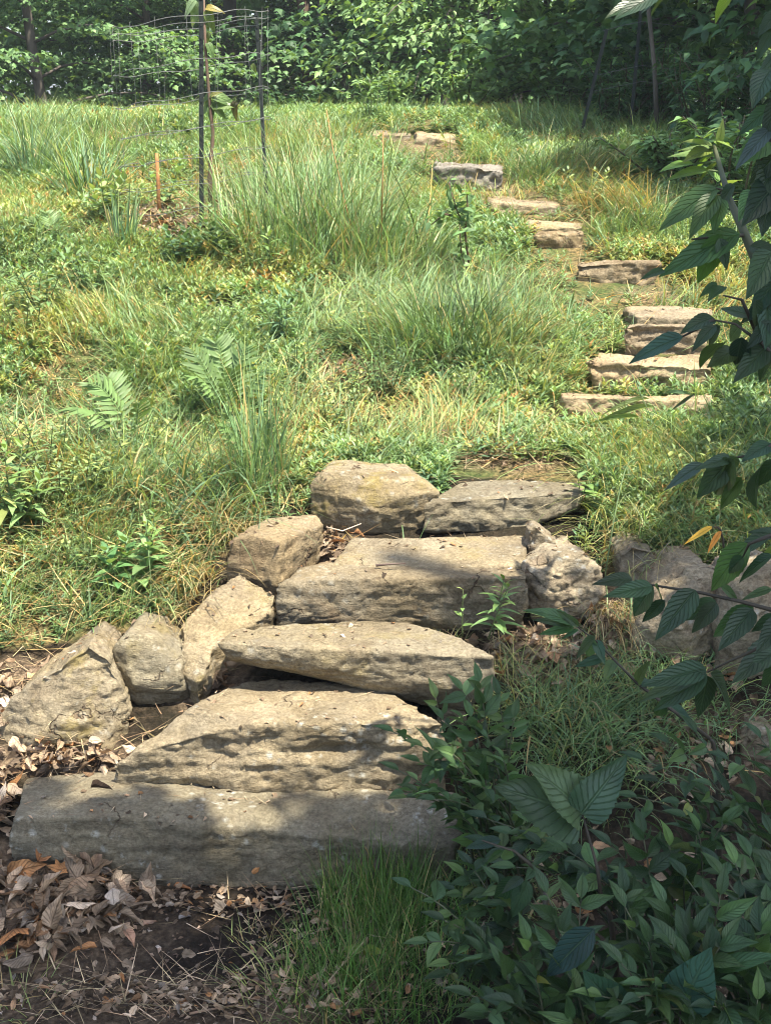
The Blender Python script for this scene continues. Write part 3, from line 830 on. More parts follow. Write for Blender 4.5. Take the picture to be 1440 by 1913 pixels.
def rotz(a, sc):
    c, s_ = np.cos(a) * sc, np.sin(a) * sc
    M = np.zeros((len(a), 3, 3)); M[:, 0, 0] = c; M[:, 0, 1] = -s_; M[:, 1, 0] = s_; M[:, 1, 1] = c; M[:, 2, 2] = sc
    return M
def tilt(M, amt):
    n = len(M)
    T = np.tile(np.eye(3), (n, 1, 1))
    T[:, 0, 2] = RNG.normal(0, amt, n); T[:, 1, 2] = RNG.normal(0, amt, n)
    return np.einsum('nij,njk->nik', T, M)
s = Soup()
x, y = scatter(190000, 3.1, 13.0)
z = ground(x, y)
d, px, py = veg_density(x, y, z)
cl = np.clip(.68 + 1.1 * fbm2(x, y, 1.7, 3, 57.0), .12, 1)
k = U(0, 1, len(x)) < d * cl
x, y, z, cl = x[k], y[k], z[k], cl[k]
n = len(x)
sc = U(.032, .078, n) * (.7 + .5 * cl) * (.62 + .07 * y)
cg = patch_cols(x, y, [FRESH, MID, YEL, BLUEG, DEEP, MINT], [6, 4, 2, 3, 1.2, 3], [YEL, FRESH, RUST, STRAW], [4, 4, 1, .8], -.15)
kind = RNG.integers(0, 6, n)
for t in range(6):
    m = kind == t
    s.inst(SPRIGS[t], tilt(rotz(U(0, 6.28, m.sum()), sc[m]), .28), np.stack([x[m], y[m], z[m] - .005], 1), cg[m])
tag(s.build("low_weeds", M_FORB, smooth=True), kind="stuff")

# ------------------------------------------------------------------ dead leaves, seeds and twigs on the ground
curl = lambda w, sh, c=.5: leaf_tpl(w, 8, 3, .0, .3, sh, 0, .10, c, .12)
DEAD = [curl(.55, 'ovate'), curl(.42, 'lance', .7), curl(.6, 'round', -.6), curl(.5, 'ovate', 1.1), MAPLE]
DEADCOL = [(.33, .24, .155), (.20, .145, .095), (.45, .35, .245), (.11, .08, .055), (.42, .21, .085), (.44, .38, .31)]
def fallen(s, x, y, L, lift=.012, steep=.55):
    n = len(x)
    z = ground(x, y)
    a = U(0, 6.28, n)
    dd = np.stack([np.cos(a), np.sin(a), RNG.normal(0, steep * .6, n)], 1)
    nn = unit(np.stack([RNG.normal(0, steep, n), RNG.normal(0, steep, n), np.where(U(0, 1, n) < .25, -1.0, 1.0)], 1))
    M = frames(dd, nn, L)
    c = pal(n, DEADCOL, [4, 3, 3, 2, 1.3, 1], .25)
    kd = RNG.choice(5, n, p=[.34, .28, .2, .12, .06])
    P = np.stack([x, y, z + lift + np.abs(RNG.normal(0, .012, n))], 1)
    for t in range(5):
        m = kd == t
        s.inst(DEAD[t], M[m], P[m], c[m])
s = Soup()
def patch(cx, cy, rx, ry, n, L0, L1, lift=.012, steep=.55):
    px, py = cx + rx * RNG.normal(0, .5, n), cy + ry * RNG.normal(0, .5, n)
    Y = np.array([hit(float(a), float(b))[:2] for a, b in zip(px, py)])
    fallen(s, Y[:, 0], Y[:, 1], U(L0, L1, n), lift, steep)
patch(95, 1685, 130, 60, 120, .035, .085, .02, .5)
patch(120, 1700, 170, 80, 160, .015, .045, .02, .5)
patch(40, 1765, 60, 60, 40, .03, .08, .02, .5)
patch(60, 1690, 90, 60, 46, .06, .10, .04, .6)
patch(150, 1680, 90, 35, 22, .05, .085, .04, .6)
patch(400, 1700, 300, 35, 150, .010, .028)
patch(60, 1720, 110, 90, 150, .03, .07, .03, .6)
patch(330, 1875, 420, 40, 330, .008, .03)
patch(620, 1780, 260, 110, 130, .01, .035)
patch(30, 1330, 80, 70, 90, .02, .06, .02, .5)
patch(130, 1432, 130, 22, 100, .02, .05, .02, .6)
patch(2, 1500, 26, 70, 110, .02, .06, .02, .6)
patch(390, 1275, 50, 35, 60, .025, .06, .02, .8)
patch(610, 1035, 45, 28, 90, .02, .05, .02, .8)
patch(1010, 1225, 120, 50, 120, .02, .06, .01, .7)
patch(930, 850, 150, 40, 70, .012, .035)
patch(1060, 790, 80, 40, 40, .015, .04)
patch(330, 415, 110, 40, 240, .03, .07)
patch(1100, 1180, 80, 60, 60, .02, .05)
patch(1300, 1420, 160, 90, 110, .015, .05)
patch(1150, 1700, 260, 150, 120, .015, .05)
patch(650, 695, 80, 30, 60, .02, .05)
patch(1340, 1270, 120, 40, 60, .02, .05)
# chips, seed hulls and crumbs on the bare soil
x, y = U(-1.1, .9, 2600), U(2.05, 2.86, 2600)
n = len(x)
a = U(0, 6.28, n)
M = frames(np.stack([np.cos(a), np.sin(a), RNG.normal(0, .3, n)], 1), unit(np.stack([RNG.normal(0, .5, n), RNG.normal(0, .5, n), np.ones(n)], 1)), U(.006, .022, n))
s.inst(leaf_tpl(.5, 2, 1, .5, .2, 'lance'), M, np.stack([x, y, ground(x, y) + .004], 1), pal(n, [(.22, .15, .10), (.35, .26, .19), (.09, .06, .045), (.42, .36, .3)], [4, 3, 3, 1], .3))
for cx, cy, rx, ry, nn in ((100, 1690, 160, 80, 160), (330, 1870, 400, 50, 200), (560, 1720, 200, 60, 60), (150, 1400, 160, 60, 120), (380, 1260, 70, 50, 60), (1000, 1230, 130, 60, 140), (1150, 1160, 60, 90, 120), (40, 1300, 110, 70, 160), (940, 850, 170, 45, 420), (1060, 790, 90, 40, 160), (330, 412, 120, 35, 160)):
    Q = np.array([hit(cx + rx * float(RNG.normal(0, .5)), cy + ry * float(RNG.normal(0, .5))) for _ in range(nn)])
    blades(s, Q + [0, 0, .012], U(0, 6.28, nn), U(.04, .16, nn), U(.0015, .003, nn), U(1.1, 1.6, nn), U(-.3, .4, nn), pal(nn, [HAY, (.3, .2, .12), (.45, .35, .24)], [3, 3, 2], .25), 3)
for sv in STONES:                            # crumbs, needles and leaf bits caught on top of the stones
    top = sv[sv[:, 2] > np.quantile(sv[:, 2], .80)]
    ext = float(np.ptp(sv[:, 0]) * max(np.ptp(sv[:, 1]), .1))
    nn = int(np.clip(ext * 130, 4, 46))
    Q = top[RNG.integers(0, len(top), nn)]
    blades(s, Q + [0, 0, .004], U(0, 6.28, nn), U(.015, .06, nn), U(.001, .0022, nn), U(1.45, 1.57, nn), U(-.1, .1, nn), pal(nn, [(.12, .08, .05), (.3, .2, .12), (.45, .35, .22)], [3, 3, 2], .3), 2)
    Q = top[RNG.integers(0, len(top), nn)]
    a = U(0, 6.28, nn)
    s.inst(curl(.5, 'ovate'), frames(np.stack([np.cos(a), np.sin(a), 0 * a], 1), np.array([0, 0, 1.]) + RNG.normal(0, .25, (nn, 3)), U(.006, .024, nn)), Q + [0, 0, .003], pal(nn, DEADCOL, [4, 3, 3, 3, 1.3, 1], .3))
tag(s.build("leaf_litter", M_DRY), kind="stuff")

# the biggest dead leaves, one by one
big_leaf = {}
def dead_leaf(px, py, L, kindi, az, lift, label, tint, roll=0.0, up=.3):
    p = hit(px, py)
    s = Soup()
    d = np.array([[math.cos(az), math.sin(az), up]])
    nn = np.array([[math.sin(roll), 0.2, math.cos(roll)]])
    s.inst(DEAD[kindi], frames(d, nn, L), np.array([p + [0, 0, lift]]), np.array([tint]))
    tag(s.build("dead_leaf", M_DRY, None, p), label, "dead leaf")
dead_leaf(45, 1640, 0.068, 0, 1.4, .06, "pale silvery dead leaf leaning on the litter at the bottom step's left end", (.55, .52, .5), .2, .5)
dead_leaf(75, 1660, 0.080, 0, .9, .07, "large curled orange brown dead leaf standing against the bottom step", (.42, .2, .09), .6, .9)
dead_leaf(130, 1690, 0.096, 4, .2, .06, "broad tan lobed dead leaf spread on top of the leaf pile", (.42, .28, .17), -.3, .1)
dead_leaf(180, 1675, 0.088, 3, 2.2, .07, "ragged light brown dead leaf at the right end of the leaf pile", (.38, .26, .17), .4, .2)
dead_leaf(60, 1720, 0.096, 0, 2.8, .06, "long folded tan dead leaf in the middle of the leaf pile", (.36, .23, .14), .5, .1)
dead_leaf(50, 1770, 0.088, 4, 4.2, .05, "bright orange dead leaf low on the left below the pile", (.5, .22, .08), -.4, .2)
dead_leaf(262, 1643, 0.040, 2, 1.2, .02, "small upright russet leaf against the front of the bottom step", (.40, .17, .06), .3, .9)
dead_leaf(325, 1665, 0.044, 0, .1, .01, "orange tinted dead leaf lying just below the bottom step", (.45, .22, .1), .2, .0)
dead_leaf(235, 1755, 0.056, 1, 5.3, .02, "single tan pointed leaf lying on the dark bare soil", (.42, .25, .16), .1, .1)
dead_leaf(268, 1745, 0.036, 0, .6, .02, "rounded tan leaf beside the pointed leaf on dark soil", (.40, .26, .18), .3, .2)
dead_leaf(335, 1727, 0.032, 0, .7, .01, "small whitish leaf on the soil below the bottom step", (.6, .56, .52), .0, .1)
def on_stone(px, py, Y, L, az, label, tint, kindi=0):
    p = at(px, py, Y)
    s = Soup(); s.inst(DEAD[kindi], frames(np.array([[math.cos(az), math.sin(az), .05]]), np.array([[.1, 0, 1.]]), L), np.array([p + [0, 0, .004]]), np.array([tint]))
    tag(s.build("dead_leaf", M_DRY, None, p), label, "dead leaf")
on_stone(170, 1474, 2.86, .05, .2, "dark curled leaf lying on top of the bottom step", (.07, .045, .03), 3)

def stick(pts, r, label, mat=None, tint=(.30, .2, .13), name="twig", group=None):
    P = np.array(pts)
    o = P.mean(0)
    s = Soup(); tube(s, P, np.linspace(r, r * .5, len(P)), tint, 5)
    return tag(s.build(name, mat or M_STEM, None, o), label, "twig", group)
def lie(*pp, lift=.008):
    return [hit(a, b) + np.array([0, 0, lift]) for a, b in pp]
stick(lie((180, 1905), (215, 1880), (262, 1852)), .004, "long pale twig at the bottom edge pointing up right on dark soil")
stick(lie((262, 1852), (300, 1865), (345, 1880)), .0035, "thin twig continuing right from the long pale twig")
stick(lie((355, 1905), (400, 1895), (450, 1885)), .003, "short straight twig at the bottom edge among leaf crumbs")
stick(lie((425, 1825), (470, 1840), (505, 1850)), .004, "reddish brown twig on soil by the sparse grass", tint=(.25, .15, .09))
stick(lie((65, 1725), (85, 1770), (105, 1820)), .003, "straw coloured stalk hanging down over the leaf pile", tint=(.5, .4, .26))
stick(lie((222, 1720), (238, 1685), (248, 1655)), .003, "grey twig leaning towards the bottom step", tint=(.33, .3, .27))
stick([at(860, 1052, 3.62) + [0, 0, .006], at(872, 1030, 3.68) + [0, 0, .006], at(905, 1028, 3.70) + [0, 0, .006], at(950, 1020, 3.72) + [0, 0, .006]], .002, "crooked thin twig lying on the flat tread slab", tint=(.12, .08, .05))
stick([at(702, 1060, 3.5) + [0, 0, .006], at(730, 1058, 3.5) + [0, 0, .007], at(758, 1056, 3.5) + [0, 0, .006]], .004, "flat dark bark sliver lying on the blocky tan step", tint=(.14, .10, .08))
stick([at(610, 985, 3.8), at(640, 992, 3.78), at(675, 978, 3.8)], .003, "pale dry stem poking from the leaf pocket behind the blocky step", tint=(.5, .4, .3))

# ------------------------------------------------------------------ grass tufts, one thing each
def tuft(px, py, h, r, n, cols, wts, label, lean=(.05, .7), bend=(.3, 1.5), w=(.003, .006), azc=None, azs=.8, name="grass_tuft", group="grass tufts", p=None, lmin=.25, jit=.32, segs=6):
    p = hit(px, py) if p is None else np.asarray(p)
    rr = r * np.sqrt(U(0, 1, n)); a = U(0, 6.28, n)
    x, y = p[0] + rr * np.cos(a), p[1] + rr * np.sin(a)
    z = np.minimum(ground(x, y), p[2] + .05)
    az = a + RNG.normal(0, 1.0, n) if azc is None else azc + RNG.normal(0, azs, n)
    c = pal(n, cols, wts, jit)
    stray = U(0, 1, n) < .16
    az = np.where(stray, U(0, 6.28, n), az)
    dead = U(0, 1, n) < .07
    c[dead] = pal(int(dead.sum()), [HAY, STRAW], [3, 2], .25)
    le = U(lean[0], lean[1], n) * (.4 + .6 * rr / r) + np.where(stray, U(.1, .7, n), 0)
    s = Soup()
    blades(s, np.stack([x, y, z - .01], 1), az, h * U(lmin, 1.15, n), U(w[0], w[1], n) * np.where(U(0, 1, n) < .12, 1.7, 1), le, U(bend[0], bend[1], n) * np.where(stray, 1.3, 1), c, segs, .08, c * .75 + np.array(YEL) * .18)
    return tag(s.build(name, M_GRASS, None, p), label, "grass tuft", group)
GR = ([FRESH, MID, BLUEG, YEL], [4, 4, 3, 1])
GL = ([FRESH, BLUEG, MINT, HAY, MID, DEEP], [4, 3, 2, 1, 3, 1.5])
BG = ([BLUEG, MID, (.1, .17, .1), YEL], [5, 3, 3, 1])
YG = ([YEL, FRESH, STRAW, HAY], [4, 4, 2, 2])
DR = ([HAY, STRAW, MID, RUST], [4, 3, 2, 1])
tuft(65, 335, .46, .12, 220, *BG, "blue green upright grass tuft at the far left of the meadow", (.02, .5), (.2, 1.2), (.005, .009))
tuft(165, 378, .50, .12, 240, *BG, "blue green grass tuft with splayed blades left of the orange stake", (.05, .8), (.2, 1.2), (.005, .009))
tuft(520, 470, .60, .28, 480, *GL, "tall grass tuft right of the wire cage, leaning left", (.1, .8), (.3, 1.2), (.003, .006))
tuft(610, 455, .68, .28, 480, *GL, "tallest loose grass tuft between the cage and the stairs, with seed stalks", (.05, .7), (.2, 1.1), (.003, .006))
tuft(700, 480, .48, .28, 380, *GL, "loose grass tuft round the thin rust coloured stalk", (.1, .8), (.3, 1.3), (.003, .006))
tuft(560, 395, .5, .32, 360, *GL, "pale grass tuft behind the tall loose one", (.05, .7), (.2, 1.2), (.003, .006))
tuft(855, 650, .40, .24, 900, [DEEP, MID, (.05, .10, .05)], [4, 2, 4], "dark dense grass mound in the middle of the slope", (.1, 1.1), (.5, 1.7), (.0025, .005))
tuft(760, 650, .36, .2, 560, *GR, "grass mound falling to the left of the dark mound", (.1, 1.1), (.5, 1.7), (.0025, .005), azc=3.6, azs=1.0)
tuft(960, 665, .30, .2, 460, *YG, "yellowish grass falling to the right of the dark mound", (.1, 1.1), (.5, 1.7), (.0025, .005), azc=-.7, azs=1.0)
tuft(380, 935, .42, .24, 420, *BG, "long arching grass blades below the fern fronds", (.3, 1.1), (.6, 1.7), (.003, .0055), azc=-1.2, azs=1.1)
tuft(490, 915, .46, .09, 240, *GR, "upright dense grass bunch right above the ochre boulder's left end", (.0, .35), (.1, .7), (.003, .005))
tuft(270, 900, .34, .22, 360, *GR, "sprawling grass left of the arching blades", (.3, 1.2), (.6, 1.6), (.003, .005))
tuft(1150, 398, .36, .2, 560, *DR, "drooping hay coloured grass overhanging the thin capping slab", (.2, 1.1), (.8, 2.0), (.003, .006), azc=-2.2, azs=1.0)
tuft(1215, 415, .34, .24, 560, *BG, "grey green drooping grass right of the hay coloured overhang", (.2, 1.1), (.8, 1.9), (.003, .006))
tuft(1020, 318, .28, .26, 600, *BG, "round dark green grass mound above the blue grey riser", (.1, 1.1), (.6, 1.8), (.003, .006))
tuft(1080, 320, .34, .3, 600, *YG, "yellow green combed grass mound at the edge of the dark thicket", (.3, 1.2), (.6, 1.6), (.003, .006), azc=0.0, azs=.7)
tuft(930, 278, .14, .22, 360, *YG, "short bright yellow grass cushion by the crest slabs", (.1, 1.0), (.5, 1.6), (.003, .006))
tuft(1240, 900, .34, .26, 800, *YG, "pale combed grass mound right of the flat topped slab", (.3, 1.1), (.6, 1.7), (.0022, .0042), azc=-2.0, azs=.9)
tuft(1330, 850, .34, .26, 700, *GR, "green grass mound at the picture edge below the lowest upper step", (.3, 1.1), (.6, 1.7), (.0022, .0042), azc=-2.0, azs=1.0)
tuft(1180, 1010, .26, .16, 420, *YG, "yellow grass fringe hanging over the grey white rock", (.4, 1.1), (.9, 2.0), (.002, .004), azc=-2.0, azs=.8)
tuft(1320, 1020, .26, .2, 420, *YG, "straw and green grass hanging above the large pale boulder", (.4, 1.1), (.9, 2.0), (.002, .004), azc=-1.7, azs=.8)
tuft(1070, 1385, .26, .13, 520, *GR, "glossy green grass fountain in the shade right of the humped step", (.2, 1.0), (.9, 2.1), (.0022, .004))
tuft(1180, 1370, .22, .12, 300, *GR, "thin dark grass clump just right of the glossy fountain", (.2, 1.0), (.9, 2.1), (.0022, .004))
tuft(1105, 1285, .17, .1, 360, *YG, "ochre tinted fine grass tuft above the glossy fountain", (.2, 1.0), (.9, 2.0), (.0018, .0035))
tuft(960, 1300, .17, .09, 220, *YG, "sparse yellow green tuft at the right end of the long step", (.1, .9), (.6, 1.8), (.002, .0035))
LAWN = ([(.07, .17, .03), (.10, .21, .045), (.05, .12, .025), YEL], [4, 3, 3, .6])
tuft(700, 1700, .18, .13, 800, *LAWN, "bright green fine grass growing against the bottom step's right front", (.0, .35), (.05, .8), (.0016, .003))
tuft(660, 1790, .15, .13, 520, *LAWN, "fine green grass below the bright tuft, with dead blades", (.0, .5), (.1, 1.0), (.0016, .003))
tuft(790, 1700, .17, .13, 520, *LAWN, "fine green grass right of the bright tuft under the shrubs", (.0, .5), (.1, 1.0), (.0016, .003))
tuft(780, 1830, .15, .16, 520, *LAWN, "dim fine grass at the bottom edge between soil and shrubs", (.0, .6), (.1, 1.0), (.0016, .003))
tuft(650, 1860, .11, .16, 420, *LAWN, "thin fine grass running to the bottom edge left of the shrubs", (.0, .7), (.1, 1.2), (.0016, .003))
tuft(720, 1880, .11, .16, 420, *LAWN, "thin fine grass at the very bottom right of the soil", (.0, .7), (.1, 1.2), (.0016, .003))
tuft(560, 1845, .10, .14, 220, *YG, "thin yellowing grass on the bare soil at the bottom", (.1, .9), (.2, 1.2), (.0016, .003))
tuft(480, 1760, .07, .06, 50, *YG, "tiny sparse grass sprout on the dark soil", (.1, .9), (.2, 1.2), (.0016, .003))
tuft(30, 1870, .09, .08, 70, *YG, "few pale grass blades in the bottom corner litter", (.2, 1.0), (.2, 1.2), (.002, .0035))
tuft(850, 1590, .11, .09, 160, *YG, "yellowish low tuft at the right end of the bottom step", (.2, 1.1), (.4, 1.4), (.0018, .003))
tuft(835, 1165, .10, .06, 90, *YG, "small straw tuft on the ledge below the blocky tan step", (.3, 1.1), (.5, 1.4), (.0018, .003), p=at(835, 1168, 3.4))
tuft(430, 985, .26, .1, 260, *DR, "straw fringe drooping over the grey flat topped block", (.5, 1.2), (.9, 1.9), (.0018, .0035), azc=-1.4, azs=.7)
tuft(340, 1110, .24, .12, 300, *DR, "dead straw fringe hanging down the sloping slab", (.5, 1.2), (.9, 1.9), (.0018, .0035), azc=-1.5, azs=.8)
tuft(545, 915, .18, .1, 200, *DR, "straw tuft between the upright bunch and the ochre boulder", (.4, 1.2), (.8, 1.9), (.0018, .0035), azc=-1.2, azs=.9)
tuft(1140, 1150, .22, .06, 160, *DR, "dead straw hanging beside the pitted pale boulder", (.6, 1.3), (1.2, 2.2), (.0018, .003), azc=-1.5, azs=.5)
tuft(150, 1010, .24, .2, 360, *GR, "loose grass on the bank at the left", (.3, 1.2), (.5, 1.5), (.0022, .0045))
tuft(60, 820, .22, .2, 300, *GR, "green grass and weeds at the left edge below the pale ferns", (.2, 1.2), (.5, 1.5), (.0022, .0045))
tuft(230, 472, .34, .05, 60, *BG, "narrow upright grass fan below the mulch ring", (.0, .3), (.05, .5), (.006, .01))
tuft(40, 440, .24, .2, 300, *YG, "yellowish grass sprawl at the left edge", (.2, 1.1), (.4, 1.4), (.003, .005))
tuft(620, 620, .30, .2, 360, *YG, "combed pale grass above the straw patch", (.4, 1.2), (.6, 1.5), (.0025, .0045), azc=0.2, azs=.7)
tuft(300, 690, .26, .2, 300, *YG, "straw yellow grass between the fern fronds", (.2, 1.1), (.5, 1.5), (.0025, .0045))
tuft(835, 362, .2, .16, 260, *GR, "grass creeping over the left end of the blue grey riser", (.2, 1.0), (.5, 1.6), (.003, .005))
tuft(935, 372, .14, .14, 200, *YG, "short straw grass at the right foot of the blue grey riser", (.2, 1.0), (.5, 1.6), (.003, .005))
for i, (a, b) in enumerate(((60, 262), (190, 268), (300, 262), (450, 258), (560, 256), (640, 262))):
    tuft(a, b, .2, .45, 260, *GL, "hazy tall grass along the crest of the meadow", (.05, .7), (.3, 1.3), (.005, .009), group="grass along the crest")

# ------------------------------------------------------------------ ferns
def frond(sp, so_, p0, d, L, tint, pin=13, wid=.28, up=.9):
    """a once divided frond: rachis and pairs of broad lobed pinnae"""
    d = unit(np.asarray(d, float))
    pts = curve(p0, p0 + d * L, np.array([0, U(-.02, .06), L * U(.10, .22)]), 10)
    tube(so_, pts, np.linspace(.003, .001, 10), tint * .8, 5)
    side = unit(np.cross(d, np.array([0, -.3, 1.0])))
    nrm = np.cross(side, d)
    tp = leaf_tpl(.17, 12, 1, .25, .35, 'lance', .16, .08, 0, .0)
    for i in range(pin):
        f = .30 + .68 * i / (pin - 1)
        p = pts[0] * 0 + np.array([np.interp(f, np.linspace(0, 1, 10), pts[:, k]) for k in range(3)])
        l = U(.8, 1.1) * L * wid * math.sin(math.pi * (f * .85 + .02)) * (1.1 - .35 * f) + .015
        for sg in (-1, 1):
            dd = unit(side * sg * 1.0 + d * (.45 + .5 * f) + nrm * U(-.25, .35))
            sp.inst(tp, frames(dd[None], nrm[None], l), p[None], (tint * U(.75, 1.15))[None])
def fern(px, py, specs, label):
    p = hit(px, py)
    r = empty("fern", p, label, "fern", "pale ferns on the slope")
    a, b = Soup(), Soup()
    for tx, ty, dy, L in specs:
        tip = at(tx, ty, p[1] + dy)
        tip = p + (tip - p) * .84
        frond(a, b, p + np.array([U(-.02, .02), U(-.02, .02), 0]), tip - p, np.linalg.norm(tip - p), np.array((.17, .275, .095)) * U(.7, 1.05))
    a.build("fronds", M_FORB, r, p); b.build("stalks", M_STEM, r, p)
    return r
fern(430, 800, [(352, 625, .05, 0), (400, 610, .12, 0), (478, 620, .1, 0), (330, 690, -.15, 0), (510, 668, -.05, 0), (440, 668, -.15, 0)], "pale green fern with upright fronds at the middle of the left slope")
fern(245, 850, [(140, 690, .0, 0), (200, 680, .12, 0), (90, 755, -.1, 0), (255, 735, -.1, 0)], "pale fern with a broad frond leaning left")
fern(475, 890, [(395, 770, -.1, 0), (520, 760, 0, 0), (440, 760, .1, 0)], "low fern half hidden in grass near the upright grass bunch")
fern(90, 470, [(40, 400, 0, 0), (120, 395, 0, 0), (75, 385, .1, 0)], "yellow green fern at the left edge below the blue green tufts")
for a_, b_, c_ in ((395, 800, "grass standing in front of the middle fern"), (215, 845, "grass standing in front of the leaning fern")):
    tuft(a_, b_, .26, .18, 220, *GR, c_, (.05, .8), (.3, 1.4), (.0022, .004))

# ------------------------------------------------------------------ leafy weeds, one prototype per kind, copied
def weed(px, py, h, nst, lt, ll, cols, wts, label, name="leafy_weed", group=None, spread=.25, per=16, whorl=1, p=None, cat="weed"):
    p = hit(px, py) if p is None else p
    r = empty(name, p, label, cat, group)
    a, b = Soup(), Soup()
    for i in range(nst):
        an = U(0, 6.28)
        hh = h * U(.7, 1.1)
        tip = p + np.array([math.cos(an) * spread * h * U(.2, 1), math.sin(an) * spread * h * U(.2, 1), hh])
        pts = curve(p + np.array([U(-.02, .02), U(-.02, .02), -.01]), tip, np.array([U(-.05, .05), U(-.05, .05), 0]) * h, 9)
        tube(b, pts, np.linspace(.0035, .0014, 9) * (h / .3) ** .5, np.array((.10, .13, .05)), 5)
        k = 0
        for j in range(per):
            f = .22 + .78 * j / (per - 1)
            q_ = np.array([np.interp(f, np.linspace(0, 1, 9), pts[:, c]) for c in range(3)])
            for m in range(whorl):
                th = j * 2.4 + m * 6.283 / whorl + U(-.3, .3)
                el = .15 + .8 * f ** 2 + U(-.2, .2)
                dd = np.array([[math.cos(th) * math.cos(el), math.sin(th) * math.cos(el), math.sin(el)]])
                nn = np.array([[-math.cos(th) * math.sin(el), -math.sin(th) * math.sin(el), math.cos(el)]])
                a.inst(lt, frames(dd, nn, ll * (1.15 - .6 * f) * U(.8, 1.15)), q_[None], pal(1, cols, wts, .15))
    a.build("leaves", M_FORB, r, p); b.build("stems", M_STEM, r, p)
    return r
LT_L = leaf_tpl(.24, 5, 1, .3, .35, 'lance'); LT_O = leaf_tpl(.45, 5, 1, .25, .3, 'ovate'); LT_N = leaf_tpl(.15, 5, 1, .25, .4, 'lance')
BR = ([(.17, .28, .08), FRESH, YEL], [4, 3, 1])
weed(925, 1180, .16, 2, LT_L, .075, *BR, "bright green leafy rosette sprouting below the blocky tan step", p=at(925, 1185, 3.33), per=16)
weed(855, 1165, .11, 1, LT_O, .04, *BR, "tiny two leaved seedling beside the straw tuft on the ledge", p=at(858, 1180, 3.36), per=5)
weed(335, 510, .17, 6, LT_O, .08, [DEEP, MID, BLUEG], [3, 3, 2], "dark green bushy weed below the mulch ring", spread=.8)
weed(420, 490, .18, 5, LT_O, .08, [DEEP, MID, FRESH], [3, 3, 2], "low dark leafy weed right of the bushy one", spread=.8)
weed(530, 650, .24, 4, LT_L, .09, [BLUEG, MID], [3, 3], "blue green weed with narrow leaves right of the fern tips", spread=.5)
weed(45, 985, .24, 4, LT_L, .12, *BR, "pale broad leaved weed at the left edge above the litter", spread=.6)
weed(245, 1110, .16, 3, LT_O, .09, [(.09, .2, .07), FRESH], [3, 3], "fresh green broad leaved seedling on the bank above the cube shaped boulder", spread=.6)
weed(290, 1060, .14, 3, LT_L, .07, *BR, "small pale weed on the bank above the seedling", spread=.6)
weed(75, 600, .26, 6, LT_L, .10, [FRESH, MID, (.16, .24, .1)], [3, 3, 2], "clump of pointed leaved weeds at the left edge halfway up", spread=.7)
weed(170, 560, .22, 6, LT_L, .09, [FRESH, MID, (.16, .24, .1)], [3, 3, 2], "pointed leaved weed clump right of the left edge clump", spread=.7)
weed(720, 740, .2, 8, LT_N, .05, [BLUEG, MID, FRESH], [3, 3, 2], "fine leaved dark weed patch below the straw patch", spread=.9)
weed(1080, 910, .08, 2, LT_O, .06, *BR, "small broad leaved sprout at the right end of the flat topped slab", p=at(1092, 925, 3.9), per=6, spread=.6)
weed(500, 530, .28, 1, LT_L, .10, *BR, "single upright pale weed in the grass right of the dark leafy weeds", per=12)
weed(690, 225, .45, 4, LT_L, .12, [(.13, .22, .1), MID], [3, 2], "leafy upright weed on the skyline left of the crest slabs", spread=.4, p=hit(690, 240))
weed(880, 640, .3, 7, LT_N, .05, [DEEP, MID, (.06, .11, .05)], [3, 2, 3], "dark fine leaved weeds growing through the dark mound", spread=.8)
w0 = weed(900, 770, .13, 5, LT_N, .038, [MID, FRESH, YEL], [3, 3, 1], "low narrow leaved weed scattered over the sunny slope", name="slope_weed", group="narrow leaved weeds over the slope", spread=.9)
w1 = weed(620, 800, .13, 5, LT_O, .036, [(.19, .26, .12), FRESH, YEL], [3, 3, 2], "low oval leaved weed scattered over the sunny slope", name="oval_weed", group="oval leaved weeds over the slope", spread=.8)
for i in range(110):
    a, b = U(-20, 1420), 250 + 850 * U(0, 1) ** .9
    if b > 850 and 560 < a < 1120: continue
    if b > 1000 and a > 250: continue
    if float(litter_amt(np.array([a]), np.array([b]))[0]) > .3: continue
    p = hit(a, b)
    if not free(p[:1], p[1:2])[0] or stair_mask(p[0], p[1]): continue
    copy_thing(w0 if i % 2 else w1, p, U(0, 6.28), U(.6, 1.35) * (1 + .06 * max(p[1] - 5, 0)))

# ------------------------------------------------------------------ dry stalks and spindly saplings
stick([hit(668, 475), at(645, 380, 6.1), at(622, 280, 6.2), at(610, 205, 6.25)], .004, "leaning rust coloured dry stalk in the tall loose grass", tint=(.34, .2, .08), name="dry_stalk")
stick([hit(712, 480), at(714, 360, 6.0), at(716, 245, 6.0)], .004, "straight thin rust coloured stalk left of the stairs", tint=(.32, .18, .07), name="dry_stalk")
stick([hit(795, 460), at(803, 380, 6.4), at(808, 300, 6.5)], .003, "pale yellow dry stalk near the spindly sapling", tint=(.5, .36, .12), name="dry_stalk")
stick([hit(1180, 1100) + [0, 0, .1], at(1215, 1060, 3.6), at(1250, 1010, 3.65)], .002, "thin grey dry stem crossing the grey white rock", tint=(.22, .2, .15), name="dry_stalk")
p = hit(878, 520)
r = empty("young_sapling", p, "spindly sapling with a dark bent stem and few small leaves above the dark mound", "sapling")
b = Soup(); a = Soup()
